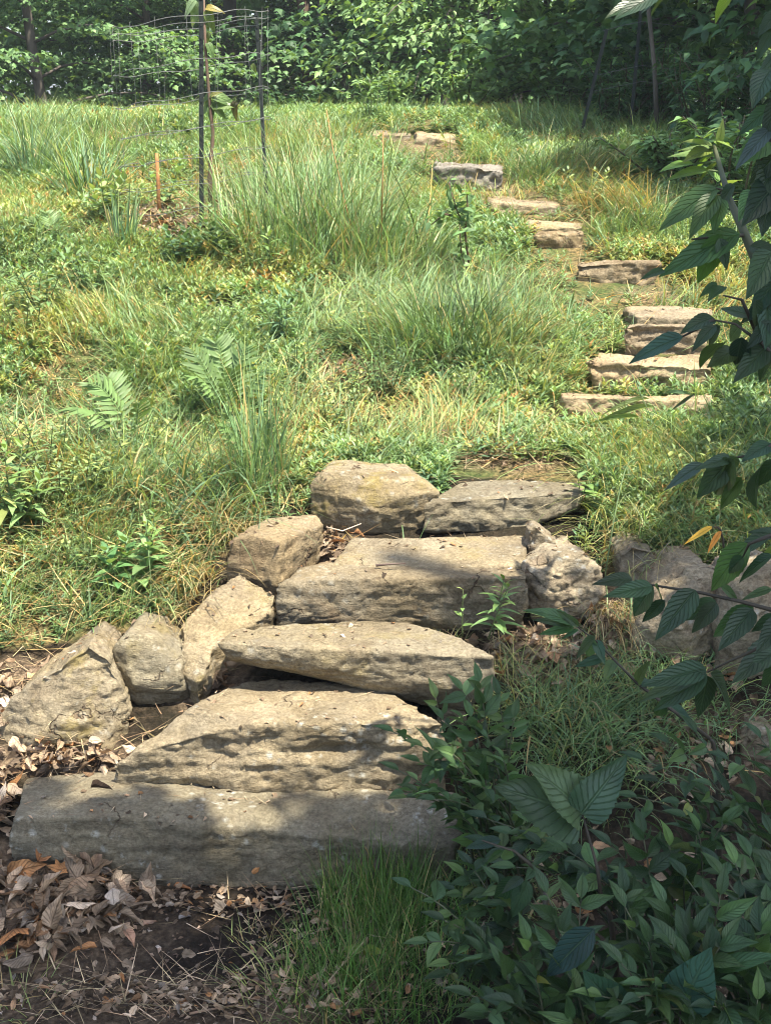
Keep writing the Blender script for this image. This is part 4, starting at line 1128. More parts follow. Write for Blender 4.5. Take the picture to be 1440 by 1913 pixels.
for pts in ([p, at(868, 430, p[1]), at(852, 390, p[1]), at(838, 340, p[1])], [at(868, 430, p[1]), at(874, 400, p[1]), at(872, 360, p[1])], [at(860, 405, p[1]), at(830, 400, p[1]), at(805, 420, p[1])], [p, at(862, 480, p[1] - .05), at(858, 420, p[1] - .1)]):
    P = np.array(pts); tube(b, P, np.linspace(.006, .002, len(P)), (.09, .05, .035), 5)
    for k in range(26):
        f = U(.25, 1) * (len(P) - 1); i = min(int(f), len(P) - 2)
        q_ = P[i] + (P[i + 1] - P[i]) * (f - i)
        a.inst(LT_O, frames(RNG.normal(0, 1, (1, 3)) + [0, 0, .2], RNG.normal(0, .5, (1, 3)) + [0, 0, 1], U(.03, .065)), q_[None] + RNG.normal(0, .02, (1, 3)), pal(1, [MID, DEEP, FRESH], [3, 2, 3]))
a.build("leaves", M_FORB, r, p); b.build("stem", M_STEM, r, p)

# ------------------------------------------------------------------ wire tree guard with its posts, the sapling inside and the stake
def post(pb, top, r, label, studs=True):
    """steel T post: a flat flange, a rib behind it and studs up the face"""
    pb, top = np.asarray(pb, float), np.asarray(top, float)
    root = empty("fence_post", pb, label, "post")
    ax = unit(top - pb); sd = unit(np.cross(ax, [0, 1, 0])); fw = np.cross(sd, ax)
    L = np.linalg.norm(top - pb)
    def bar(s, c, hw, hd, l0, l1):
        vs = []
        for l in (l0, l1):
            for a, b_ in ((-1, -1), (1, -1), (1, 1), (-1, 1)):
                vs.append(pb + ax * l + sd * (c[0] + a * hw) + fw * (c[1] + b_ * hd))
        s.add(vs, [0, 1, 2, 3, 4, 7, 6, 5, 0, 4, 5, 1, 1, 5, 6, 2, 2, 6, 7, 3, 3, 7, 4, 0], [4] * 6, (.02, .03, .025))
    sf = Soup(); bar(sf, (0, 0), r, r * .22, -.2, L)
    s = Soup(); bar(s, (0, r * .85), r * .2, r * .6, -.2, L - .002); s.build("rib", M_POST, root, pb, smooth=False)
    if studs:
        for k in range(int(L / .055)):
            bar(sf, (0, -r * .32), r * .45, r * .17, .06 + k * .055, .085 + k * .055)
    sf.build("flange", M_POST, root, pb, smooth=False)
    return root
pA = hit(377, 422)
post(pA, at(376, -60, pA[1]), .0105, "dark green steel post in front of the wire cage, standing in mulch")
YB = 7.05
pB = at(497, 275, YB); pB[2] = float(ground(pB[0], YB))
tB = at(479, 25, YB)
post(pB + (pB - tB) * 0, tB, .0095, "dark steel post behind the cage, leaning left out of tall grass")
cc = np.array([-.925, 6.72]); CR = .37
base = np.array([cc[0], cc[1], float(ground(*cc))])
root = empty("wire_cage", base, "round woven wire guard, rusty and sagging, around a staked sapling", "tree guard")
def ring(z, tl=.05):
    th = np.linspace(0, 2 * math.pi, 49)
    x = cc[0] + CR * np.cos(th) * (1 + .03 * np.sin(3 * th)); y = cc[1] + CR * np.sin(th)
    return np.stack([x, y, z + tl * np.cos(th) + .006 * np.sin(th * 7 + z * 9)], 1)
for k, z in enumerate((2.17, 2.14, 1.98, 1.83, 1.69, 1.56, 1.44, 1.33)):
    s = Soup(); tube(s, ring(z), .0015 if k else .0018, (.3, .3, .3), 4); s.build("ring_wire", M_WIRE, root, base)
for k in range(16):
    th = k / 16 * 6.283 + .1
    s = Soup(); e = .012 * RNG.normal(0, 1, 3)
    x, y = cc[0] + CR * math.cos(th), cc[1] + CR * math.sin(th)
    tube(s, [(x, y, 1.17 + .02 * math.cos(th)), (x + e[0], y, 1.5), (x + e[1], y, 1.85), (x, y + e[2], 2.19 + .05 * math.cos(th))], .0006, (.3, .3, .3), 4)
    s.build("upright_wire", M_WIRE, root, base)
ps = hit(393, 405)
ps = np.array([at(393, 405, 6.6)[0], 6.6, 0]); ps[2] = float(ground(ps[0], 6.6))
r = empty("caged_sapling", ps, "young tree with a thin brown trunk and large soft leaves inside the wire cage", "sapling")
b, a = Soup(), Soup()
trunk = np.array([ps, at(392, 330, 6.62), at(398, 250, 6.6), at(390, 170, 6.6), at(384, 90, 6.6), at(380, -30, 6.6)])
tube(b, trunk, [.012, .011, .009, .008, .007, .005], (.16, .1, .06), 7); b.build("trunk", M_BARK2, r, ps)
LT_B = leaf_tpl(.5, 8, 2, .2, .5, 'heart', 0, .04)
for bx, by, tx, ty, L, c in ((372, 5, 352, 55, 0, (.30, .42, .24)), (365, 0, 335, 30, 0, (.28, .40, .2)), (378, 10, 372, 50, 0, (.30, .40, .22)), (385, 15, 420, 12, 0, (.40, .33, .08)), (386, 20, 405, 62, 0, (.22, .30, .08)), (384, 20, 390, 58, 0, (.2, .3, .1)), (388, 80, 405, 110, 0, (.16, .27, .09)),
                             (396, 190, 365, 215, 0, (.2, .3, .1)), (398, 195, 430, 222, 0, (.15, .24, .08)), (398, 200, 445, 185, 0, (.2, .3, .09)), (394, 180, 410, 165, 0, (.3, .3, .1)), (396, 190, 388, 235, 0, (.18, .28, .1)), (398, 180, 460, 190, 0, (.16, .26, .08)), (395, 175, 370, 190, 0, (.18, .27, .09)), (440, 190, 432, 232, 0, (.12, .1, .05)), (470, 120, 485, 140, 0, (.22, .3, .1)), (390, 60, 378, 90, 0, (.2, .28, .1)), (392, 200, 400, 235, 0, (.17, .27, .1))):
    p0, p1 = at(bx, by, 6.6), at(tx, ty, 6.6 + U(-.04, .02))
    d = p1 - p0
    a.inst(LT_B, frames(d[None], np.array([[U(-.3, .3), -.8, .7]]), np.linalg.norm(d) * .85), p0[None], np.array([c]) * .75)
a.build("leaves", M_LEAF, r, ps)
pk = hit(298, 412)
s = Soup(); tube(s, [pk - [0, 0, .05], at(296, 345, pk[1]), at(293, 286, pk[1])], [.011, .010, .009], (.4, .17, .05), 6)
tag(s.build("wooden_stake", M_STAKE, None, pk), "short orange brown wooden stake left of the dark steel post", "stake")
weed(312, 392, .28, 2, LT_O, .10, [FRESH, (.17, .26, .09), MID], [3, 3, 2], "broad leaved shoot growing round the orange stake", spread=.5)
weed(200, 420, .22, 6, LT_O, .10, [FRESH, YEL, (.17, .26, .09)], [3, 2, 2], "yellow green leafy clump left of the mulch ring", spread=.8)
# the second guard, in the shade on the right
for (bx, by, tx, ty, Y, lab) in ((1082, 262, 1133, 55, 9.3, "dark post leaning right in front of the shaded thicket"), (1178, 215, 1196, 20, 9.6, "upright dark green post deep in the shaded thicket")):
    pb = at(bx, by, Y); pb[2] = min(pb[2], float(ground(pb[0], Y)))
    post(pb, at(tx, ty, Y), .011, lab, False)
pb = at(1230, 210, 9.4); pb[2] = float(ground(pb[0], 9.4))
s = Soup(); tube(s, [pb, at(1222, 130, 9.4), at(1211, 20, 9.4), at(1206, -60, 9.4)], [.018, .016, .014, .013], (.14, .1, .07), 7)
o = empty("slim_tree", pb, "slim brown stemmed young tree right of the dark green post", "tree"); 
tr_ = s.build("trunk", M_BARK, o, pb)
for k, z in enumerate((30, 112, 142)):
    P = np.array([at(1125 - k * 8, z + 28, 9.3), at(1160, z + 18, 9.5), at(1200, z + 10, 9.5), at(1290, z + 22, 9.8)])
    s = Soup(); tube(s, P, .0016, (.3, .3, .3), 4)
    tag(s.build("fence_wire", M_WIRE, None, P.mean(0)), ["topmost slack wire", "middle slack wire", "lowest slack wire"][k] + " strung between the shaded posts", "wire")
# ------------------------------------------------------------------ trees and thicket behind the meadow
def tree(x, y, H, label, crown_r, n_limb, n_twig, n_leaf, L, tpl, cols, wts, z0=.25, trunk_r=.12, name="leafy_tree", cat="tree", flat=.35, jit=.22, lean=(0, 0), bark=None, trunk_pts=None, spray=.16, group=None, tier=0.0):
    p = np.array([x, y, float(ground(x, y))])
    r = empty(name, p, label, cat, group)
    tb, lb, cr = Soup(), Soup(), Soup()
    top = p + np.array([lean[0] * H, lean[1] * H, H])
    tp = curve(p - [0, 0, .1], top, np.array([U(-.05, .05), U(-.05, .05), 0]) * H, 12) if trunk_pts is None else np.array(trunk_pts)
    tube(tb, tp, np.linspace(trunk_r, trunk_r * .3, len(tp)), (.1, .08, .06), 9)
    P, D = [], []
    tt = np.linspace(0, 1, len(tp))
    for i in range(n_limb):
        f = (z0 / H) + (1 - z0 / H) * ((i + U(0, .9)) / n_limb) ** 1.15
        f = min(f, .97)
        if tier: f = min(.97, (z0 + tier * (int(i * .5) + U(-.12, .12))) / H)
        b0 = np.array([np.interp(f, tt, tp[:, k]) for k in range(3)])
        an = i * 2.39996 + U(-.4, .4)
        rl = crown_r * (1.08 - .85 * f) * U(.7, 1.2)
        tip = b0 + np.array([math.cos(an) * rl, math.sin(an) * rl, rl * (U(-.16, .0) if tier else U(-.15, .2))])
        c = curve(b0, tip, np.array([0, 0, rl * .14]), 7)
        tube(lb, c, np.linspace(trunk_r * .32 * (1 - .5 * f), .006, 7), (.1, .08, .06), 5)
        for j in range(n_twig):
            g_ = .25 + .75 * (j + U(0, 1)) / n_twig
            q_ = np.array([np.interp(g_, np.linspace(0, 1, 7), c[:, k]) for k in range(3)])
            ta = an + (1 if j % 2 else -1) * U(.3, 1.3)
            tl = rl * U(.22, .45)
            e = q_ + np.array([math.cos(ta) * tl, math.sin(ta) * tl, tl * (U(-.22, .0) if tier else U(-.3, .15))])
            P.append(q_[None] + (e - q_)[None] * U(.1, 1.05, n_leaf)[:, None] + RNG.normal(0, 1, (n_leaf, 3)) * np.array([spray, spray, spray * flat]))
            D.append(np.tile(np.array([math.cos(ta), math.sin(ta), -.35]), (n_leaf, 1)))
    P, D = np.concatenate(P), np.concatenate(D)
    n = len(P)
    D = D + RNG.normal(0, .75, (n, 3)) * np.array([1, 1, .5])
    N_ = np.array([0, 0, 1.0]) + RNG.normal(0, .42, (n, 3))
    cr.inst(tpl, frames(D, N_, L * U(.6, 1.25, n)), P, pal(n, cols, wts, jit))
    tb.v += lb.v; tb.l += [q + tb.c for q in lb.l]; tb.n += lb.n; tb.t += lb.t; tb.u += lb.u; tb.c += lb.c
    tb.build("trunk", bark or M_BARK, r, p)
    cr.build("crown", M_CROWN, r, p, smooth=False)
    return r
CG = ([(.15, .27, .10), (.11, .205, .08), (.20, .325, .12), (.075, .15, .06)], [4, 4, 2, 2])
CD = ([(.07, .145, .06), (.052, .115, .052), (.11, .20, .075)], [4, 3, 1.5])  # darker leaf colours, with the shade on the right thicket put in
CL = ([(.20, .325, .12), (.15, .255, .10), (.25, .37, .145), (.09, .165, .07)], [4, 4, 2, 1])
XP = lambda px, Y: float(at(px, 215, Y)[0])
SM = leaf_tpl(.5, 3, 1, .2, .3, 'ovate')
tree(XP(90, 17), 17, 4.6, "broad maple with sunlit tiers of leaves at the far left", 2.8, 20, 22, 34, .078, MAPLE, *CG, trunk_r=.07, spray=.15, flat=.16, tier=.40)
tree(XP(-260, 18), 18, 4.6, "maple mostly beyond the left picture edge", 2.8, 20, 22, 34, .078, MAPLE, *CG, trunk_r=.07, spray=.15, flat=.16, tier=.40)
tree(XP(-640, 16.5), 16.5, 4.6, "maple far out beyond the left picture edge", 2.8, 20, 22, 24, .105, MAPLE, *CG, trunk_r=.07, spray=.15, flat=.16, tier=.40)
tree(XP(270, 19), 19, 4.6, "maple with low spreading leaf tiers behind the wire cage", 2.8, 20, 22, 34, .078, MAPLE, *CG, trunk_r=.07, spray=.15, flat=.16, tier=.40)
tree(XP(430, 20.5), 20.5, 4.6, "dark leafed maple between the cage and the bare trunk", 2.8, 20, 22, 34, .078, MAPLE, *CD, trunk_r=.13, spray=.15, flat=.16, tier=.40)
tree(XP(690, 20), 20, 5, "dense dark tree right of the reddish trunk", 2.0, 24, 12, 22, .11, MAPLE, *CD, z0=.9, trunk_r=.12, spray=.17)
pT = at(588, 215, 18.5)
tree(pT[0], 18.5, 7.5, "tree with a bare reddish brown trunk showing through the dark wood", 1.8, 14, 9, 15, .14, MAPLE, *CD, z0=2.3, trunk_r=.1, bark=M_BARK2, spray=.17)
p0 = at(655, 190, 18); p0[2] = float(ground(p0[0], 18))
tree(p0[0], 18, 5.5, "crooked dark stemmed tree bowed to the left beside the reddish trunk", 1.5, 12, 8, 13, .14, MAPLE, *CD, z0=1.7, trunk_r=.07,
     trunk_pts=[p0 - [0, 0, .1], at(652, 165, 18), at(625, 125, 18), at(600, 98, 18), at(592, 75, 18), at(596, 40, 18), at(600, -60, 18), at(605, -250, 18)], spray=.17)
tree(XP(790, 14), 14, 3.4, "slender light green sapling tree left of the bright thicket", 1.0, 26, 11, 20, .08, SM, *CL, z0=.3, trunk_r=.03, spray=.13, name="understory_tree")
tree(XP(900, 13.5), 13.5, 3.4, "bright sunlit young tree behind the crest slabs", 1.15, 30, 12, 20, .085, SM, *CL, z0=.2, trunk_r=.035, spray=.14, name="understory_tree")
tree(XP(1010, 14.5), 14.5, 3.8, "tall light green young tree in the middle of the thicket", 1.3, 30, 12, 20, .09, SM, *CL, z0=.2, trunk_r=.04, spray=.15, name="understory_tree")
tree(XP(830, 17), 17, 4.6, "mid green tree filling the gap behind the saplings", 1.9, 24, 12, 20, .11, MAPLE, *CG, z0=.4, trunk_r=.08, spray=.17)
tree(XP(1120, 13.5), 13.5, 3.8, "yellow green leafy tree behind the leaning post", 1.3, 28, 12, 20, .09, MAPLE, *CL, z0=.3, trunk_r=.045, spray=.15, name="understory_tree")
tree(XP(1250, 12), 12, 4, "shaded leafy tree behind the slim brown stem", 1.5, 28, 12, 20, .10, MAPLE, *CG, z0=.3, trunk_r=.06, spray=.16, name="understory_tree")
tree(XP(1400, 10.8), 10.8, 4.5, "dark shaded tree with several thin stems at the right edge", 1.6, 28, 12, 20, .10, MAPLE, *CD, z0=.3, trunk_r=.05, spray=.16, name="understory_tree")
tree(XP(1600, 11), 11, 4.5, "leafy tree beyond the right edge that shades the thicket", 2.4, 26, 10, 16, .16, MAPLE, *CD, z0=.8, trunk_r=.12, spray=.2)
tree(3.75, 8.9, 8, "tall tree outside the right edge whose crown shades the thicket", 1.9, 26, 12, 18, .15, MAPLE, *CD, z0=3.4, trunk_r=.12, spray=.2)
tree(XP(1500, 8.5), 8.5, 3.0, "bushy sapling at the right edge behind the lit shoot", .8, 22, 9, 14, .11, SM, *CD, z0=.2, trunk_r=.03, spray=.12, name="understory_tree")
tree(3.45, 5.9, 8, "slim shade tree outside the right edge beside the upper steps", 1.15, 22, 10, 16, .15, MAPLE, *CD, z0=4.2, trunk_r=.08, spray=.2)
def bush(px, Y, H, R, n, L, tpl, cols, wts, label, name="shrub", group=None):
    x = XP(px, Y)
    p = np.array([x, Y, float(ground(x, Y))])
    r = empty(name, p, label, "shrub", group)
    a, b = Soup(), Soup()
    ns = max(6, n // 60)
    for i in range(ns):
        an = U(0, 6.28); el = U(.5, 1.5)
        l = H * U(.7, 1.1)
        tip = p + np.array([math.cos(an) * R * U(.2, 1), math.sin(an) * R * U(.2, 1), l])
        c = curve(p + np.array([math.cos(an), math.sin(an), 0]) * R * .25 * U(0, 1), tip, np.array([U(-.1, .1), U(-.1, .1), .05]) * H, 7)
        tube(b, c, np.linspace(.008, .003, 7), (.08, .07, .04), 4)
        k = n // ns
        f = U(.15, 1, k)
        q_ = np.stack([np.interp(f, np.linspace(0, 1, 7), c[:, m]) for m in range(3)], 1)
        th = U(0, 6.28, k)
        D = np.stack([np.cos(th), np.sin(th), U(-.3, .5, k)], 1)
        a.inst(tpl, frames(D, np.array([0, 0, 1.]) + RNG.normal(0, .4, (k, 3)), L * U(.6, 1.2, k)), q_ + D * .02, pal(k, cols, wts, .2))
    a.build("foliage", M_CROWN, r, p); b.build("stems", M_STEM, r, p)
    return r
LN = leaf_tpl(.2, 4, 1, .25, .45, 'lance')
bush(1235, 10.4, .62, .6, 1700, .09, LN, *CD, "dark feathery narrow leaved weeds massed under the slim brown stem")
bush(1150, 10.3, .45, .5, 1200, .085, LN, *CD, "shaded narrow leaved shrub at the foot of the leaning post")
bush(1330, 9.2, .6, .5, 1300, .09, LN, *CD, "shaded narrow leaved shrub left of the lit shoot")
bush(1390, 7.0, .5, .4, 900, .07, LT_O, *CG, "mid green shrub in half shade behind the sapling stem")
bush(1260, 7.6, .3, .4, 900, .06, LT_O, *CG, "low leafy shrub right of the grey green drooping grass")
bush(1060, 12, .45, .6, 1000, .08, SM, *CG, "low shrub at the edge of the bright thicket")
bush(870, 12.5, .4, .6, 800, .08, SM, *CL, "low light green shrub behind the crest slabs")
bush(730, 13, .4, .5, 700, .08, SM, *CL, "pale low shrub on the skyline left of the light sapling tree")
bush(540, 16, .4, .9, 900, .08, MAPLE, *CD, "dark low shrub at the foot of the reddish trunk")
# the far wood: leaves in depth, too many to count, with stems
s = Soup()
n = 84000
Y = U(22, 34, n); X = U(-1, 1, n) * (.40 * Y + 4)
Z = ground(X, Y) + np.abs(U(0, 1, n)) ** 1.3 * 10.5
keep = (fbm(np.stack([X * .5, Y * .35, Z * .6], 1), 3) > -.42)
X, Y, Z = X[keep], Y[keep], Z[keep]; n = len(X)
s.inst(MAPLE, frames(RNG.normal(0, 1, (n, 3)), np.array([0, -.3, 1.]) + RNG.normal(0, .5, (n, 3)), U(.14, .3, n)), np.stack([X, Y, Z], 1), pal(n, *CG, .25))
for i in range(46):
    yy = U(22, 36); xx = U(-1, 1) * (.33 * yy + 2); zz = float(ground(xx, yy))
    tube(s, [(xx, yy, zz - .2), (xx + U(-.2, .2), yy, zz + 4), (xx + U(-.5, .5), yy, zz + 10)], [U(.08, .2), .1, .06], (.035, .03, .022), 7)
tag(s.build("far_wood", M_CROWN, smooth=False), kind="stuff")

# ------------------------------------------------------------------ the tree overhead whose crown shades the foreground
def shade_crown():
    p = np.array([2.05, 1.3, float(ground(2.05, 1.3))])
    r = empty("overhanging_tree", p, "shade tree standing just outside the right edge, its crown above the steps' foot", "tree")
    t, l, c = Soup(), Soup(), Soup()
    tp = curve(p - [0, 0, .2], p + np.array([.2, -.1, 8.5]), [.15, .1, 0], 12)
    tube(t, tp, np.linspace(.16, .05, 12), (.1, .08, .06), 10)
    n = 8200
    px, py = U(-500, 2100, n), U(820, 2700, n)
    reg = poly_mask(px, py, [(-500, 1600), (60, 1580), (330, 1590), (560, 1580), (850, 1565), (900, 1440), (980, 1320), (1090, 1260), (1185, 1110), (1260, 980), (1330, 880), (1440, 800), (2100, 560), (2100, 2700), (-500, 2700)])
    hole = poly_mask(px, py, [(285, 1500), (470, 1500), (480, 1760), (375, 1760), (355, 1660)]) | poly_mask(px, py, [(620, 1600), (760, 1600), (780, 1700), (640, 1720)]) & (U(0, 1, n) < .45)
    reg &= ~hole
    px, py = px[reg], py[reg]
    P = []
    for a_, b_ in zip(px, py):
        dx, dy, dz = [float(v) for v in ray(a_, b_)]
        yy = 2.8
        for _ in range(3):
            zz = float(np.interp(yy, PY, PZ)); tt = (zz - CAMZ) / dz; yy = dy * tt
        P.append((dx * tt, yy, zz))
    P = np.array(P)
    thin = fbm2(P[:, 0], P[:, 1], 2.2, 2, 77.0)
    P = P[thin > -.75]
    n = len(P)
    Q = P + SUN[None] * U(4.0, 6.0, n)[:, None]
    Q = Q[Q[:, 1] > -3.4]; n = len(Q)
    c.inst(MAPLE, frames(RNG.normal(0, 1, (n, 3)), SUN[None] + RNG.normal(0, .45, (n, 3)), U(.11, .18, n)), Q, pal(n, *CG, .2))
    for i in range(26):
        q_ = Q[RNG.integers(0, n)]
        b0 = np.array([np.interp(np.clip((q_[2] - 1.2) / 8.5, .3, .95), np.linspace(0, 1, 12), tp[:, k]) for k in range(3)])
        tube(l, curve(b0, q_, [0, 0, .25], 8), np.linspace(.035, .006, 8), (.1, .08, .06), 5)
    t.build("trunk", M_BARK, r, p); l.build("limbs", M_BARK, r, p); c.build("crown", M_CROWN, r, p, smooth=False)
shade_crown()
# ------------------------------------------------------------------ foreground: leaf sprays reaching in from the right, shrubs below
BIGL = leaf_tpl(.46, 18, 3, .22, .22, 'ovate', .07, .02)
MEDL = leaf_tpl(.36, 18, 3, .25, .22, 'ovate', .06, .015)
SMO = leaf_tpl(.40, 9, 2, .22, .35, 'lance', 0, .05, .25)
DK = (.042, .09, .042); DK2 = (.03, .07, .035); LIT = (.15, .25, .06); MG = (.075, .15, .05)  # leaf tints: DK darkened for shade, LIT and MG brightened for sunlight
def leaf_px(s, b, t, Yb, Yt, tint, tpl=BIGL, w=1.0, face=None):
    p0, p1 = at(b[0], b[1], Yb), at(t[0], t[1], Yt)
    d = p1 - p0
    n = np.array([U(-.35, .35), -.75 + U(-.3, .3), .75]) if face is None else np.asarray(face, float)
    s.inst(tpl, frames(d[None], n[None], np.linalg.norm(d), w), p0[None], np.array([np.array(tint) * U(.7, 1.3) * np.array([U(.85, 1.3), 1.0, U(.8, 1.1)])]))
def twig_px(s, pts, r0, r1, tint=(.06, .05, .035)):
    P = np.array([at(a, b, Y) for a, b, Y in pts])
    tube(s, P, np.linspace(r0, r1, len(P)), tint, 6)
# 1. sapling with the sunlit top
org = np.array([1.12, 2.5, float(ground(1.12, 2.5))])
r = empty("leafy_sapling", org, "tall leaning sapling at the right edge with a sunlit yellow green top shoot", "sapling")
b, a, c = Soup(), Soup(), Soup()
tube(b, np.array([org, org + [.0, .02, .4], at(1470, 640, 2.6), at(1430, 535, 2.65), at(1391, 439, 2.7), at(1361, 371, 2.8), at(1348, 326, 2.95), at(1333, 272, 3.1)]), [.014, .013, .012, .010, .009, .007, .006, .004], (.07, .08, .045), 7)
for bs, tp in (((1341, 271), (1351, 223)), ((1335, 275), (1281, 251)), ((1320, 285), (1261, 263)), ((1335, 292), (1250, 278)), ((1325, 280), (1283, 286)), ((1296, 306), (1235, 304)), ((1322, 318), (1248, 321)), ((1330, 290), (1296, 307)), ((1337, 270), (1363, 258)), ((1318, 252), (1343, 232)), ((1345, 300), (1300, 329)), ((1315, 258), (1311, 238)), ((1330, 262), (1372, 270)), ((1340, 340), (1318, 300)), ((1352, 350), (1385, 320))):
    leaf_px(a, bs, tp, 3.1, 3.1 + U(-.12, .12), (.17, .28, .07), leaf_tpl(.34, 12, 2, .25, .2, 'ovate', .04, .01), 1.0, (U(-.4, .4), -.45, 1.0))
for st in ([(1341, 271), (1300, 290)], [(1345, 300), (1296, 306)], [(1345, 320), (1322, 318)]):
    twig_px(b, [(st[0][0], st[0][1], 3.1), (st[1][0], st[1][1], 3.1)], .003, .002, (.1, .14, .06))
# big leaves lower on the same stem, some tinted brighter for light coming through
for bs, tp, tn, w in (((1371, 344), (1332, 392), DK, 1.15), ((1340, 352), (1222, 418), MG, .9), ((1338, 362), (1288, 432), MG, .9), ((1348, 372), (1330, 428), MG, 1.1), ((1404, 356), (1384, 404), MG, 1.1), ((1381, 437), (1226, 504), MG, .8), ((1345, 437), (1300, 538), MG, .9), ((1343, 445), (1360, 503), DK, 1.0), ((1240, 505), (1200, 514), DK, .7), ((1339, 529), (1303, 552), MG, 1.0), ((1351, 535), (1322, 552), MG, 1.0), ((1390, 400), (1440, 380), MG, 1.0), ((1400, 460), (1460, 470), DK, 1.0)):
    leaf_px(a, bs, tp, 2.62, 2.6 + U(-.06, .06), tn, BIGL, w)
twig_px(b, [(1391, 439, 2.7), (1345, 441, 2.65), (1293, 447, 2.62)], .004, .002)
twig_px(b, [(1361, 371, 2.8), (1350, 355, 2.7), (1338, 352, 2.62)], .004, .002)
a.build("leaves", M_LEAF, r, org); b.build("stem", M_STEM, r, org)
# 2. dark near branch with big leaves
def branch(label, org, stems, leaves, Y, tpl=BIGL, name="leaf_branch", jy=.08, cat="branch", mat=None, r0=.008, stint=(.06, .05, .035)):
    org = np.asarray(org, float)
    r = empty(name, org, label, cat)
    a, b = Soup(), Soup()
    first = np.array([at(*stems[0][0])])
    tube(b, curve(org, first[0], [0, 0, .1], 8), np.linspace(r0, min(r0, .004), 8), stint, 6)
    for st in stems:
        twig_px(b, st, min(r0 * .6, .0045), .0015, stint)
    for it in leaves:
        bs, tp, tn = it[0], it[1], it[2]
        w = it[3] if len(it) > 3 else 1.0
        leaf_px(a, bs, tp, Y + U(-.03, .03), Y + U(-jy, jy), tn, tpl, w, it[4] if len(it) > 4 else None)
    a.build("leaves", mat or M_LEAF, r, org); b.build("twigs", M_STEM, r, org)
    return r
G0 = lambda x, y: (x, y, float(ground(x, y)))
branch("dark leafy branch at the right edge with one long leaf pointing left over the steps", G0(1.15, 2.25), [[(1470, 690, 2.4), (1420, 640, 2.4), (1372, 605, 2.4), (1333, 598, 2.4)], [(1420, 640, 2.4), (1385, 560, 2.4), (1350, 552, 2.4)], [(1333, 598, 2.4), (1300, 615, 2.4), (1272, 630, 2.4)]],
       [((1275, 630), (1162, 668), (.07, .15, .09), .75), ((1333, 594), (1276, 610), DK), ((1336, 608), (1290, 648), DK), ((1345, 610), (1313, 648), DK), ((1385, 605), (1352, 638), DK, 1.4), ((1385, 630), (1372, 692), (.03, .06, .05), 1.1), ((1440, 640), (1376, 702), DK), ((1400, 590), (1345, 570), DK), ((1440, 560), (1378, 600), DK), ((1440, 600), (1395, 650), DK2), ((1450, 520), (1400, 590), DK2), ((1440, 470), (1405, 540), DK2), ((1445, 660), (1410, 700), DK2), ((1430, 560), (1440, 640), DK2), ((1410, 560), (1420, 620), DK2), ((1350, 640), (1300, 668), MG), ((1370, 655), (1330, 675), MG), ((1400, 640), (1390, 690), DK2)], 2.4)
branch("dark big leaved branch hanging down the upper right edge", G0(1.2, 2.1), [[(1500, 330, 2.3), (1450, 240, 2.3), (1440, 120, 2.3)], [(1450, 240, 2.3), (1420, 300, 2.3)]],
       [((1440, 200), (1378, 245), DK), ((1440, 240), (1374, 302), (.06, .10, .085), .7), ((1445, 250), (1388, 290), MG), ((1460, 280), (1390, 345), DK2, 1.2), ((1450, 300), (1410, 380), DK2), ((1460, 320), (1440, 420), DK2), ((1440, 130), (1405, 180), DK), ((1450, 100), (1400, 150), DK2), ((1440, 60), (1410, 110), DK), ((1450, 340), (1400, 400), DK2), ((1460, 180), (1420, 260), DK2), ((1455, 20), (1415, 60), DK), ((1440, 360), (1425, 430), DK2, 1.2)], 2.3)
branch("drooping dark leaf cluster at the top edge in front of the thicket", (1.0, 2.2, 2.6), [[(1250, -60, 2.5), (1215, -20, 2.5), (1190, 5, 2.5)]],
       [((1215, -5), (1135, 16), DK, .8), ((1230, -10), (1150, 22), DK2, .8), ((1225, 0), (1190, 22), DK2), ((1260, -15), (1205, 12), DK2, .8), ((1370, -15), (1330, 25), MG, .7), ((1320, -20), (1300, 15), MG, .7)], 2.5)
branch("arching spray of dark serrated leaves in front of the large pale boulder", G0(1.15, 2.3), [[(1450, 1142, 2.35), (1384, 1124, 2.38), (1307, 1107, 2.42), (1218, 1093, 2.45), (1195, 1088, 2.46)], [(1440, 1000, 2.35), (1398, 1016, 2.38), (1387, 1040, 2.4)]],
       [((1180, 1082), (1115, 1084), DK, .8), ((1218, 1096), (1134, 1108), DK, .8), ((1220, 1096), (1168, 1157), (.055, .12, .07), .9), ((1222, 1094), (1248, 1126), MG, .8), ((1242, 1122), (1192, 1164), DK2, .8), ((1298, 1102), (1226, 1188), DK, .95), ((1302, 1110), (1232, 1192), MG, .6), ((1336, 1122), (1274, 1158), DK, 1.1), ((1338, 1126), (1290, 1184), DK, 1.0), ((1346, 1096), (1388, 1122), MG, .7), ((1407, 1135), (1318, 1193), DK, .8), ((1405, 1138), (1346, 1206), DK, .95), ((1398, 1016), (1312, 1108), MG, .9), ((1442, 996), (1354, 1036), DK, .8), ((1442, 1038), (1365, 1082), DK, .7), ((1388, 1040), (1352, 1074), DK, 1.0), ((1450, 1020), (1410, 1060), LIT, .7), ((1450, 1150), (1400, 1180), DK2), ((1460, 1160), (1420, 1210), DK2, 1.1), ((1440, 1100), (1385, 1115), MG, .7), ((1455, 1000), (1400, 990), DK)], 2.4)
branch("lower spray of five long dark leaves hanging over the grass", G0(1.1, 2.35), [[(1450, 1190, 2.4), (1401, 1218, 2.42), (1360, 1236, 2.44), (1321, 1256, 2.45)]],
       [((1318, 1250), (1209, 1272), DK, .8), ((1318, 1258), (1182, 1303), MG, .55), ((1320, 1260), (1215, 1326), DK, .8), ((1320, 1262), (1310, 1348), DK2, 1.0), ((1326, 1258), (1390, 1336), DK, .8), ((1440, 1205), (1382, 1262), DK, .9), ((1450, 1215), (1400, 1250), DK), ((1460, 1230), (1420, 1290), DK2)], 2.45)
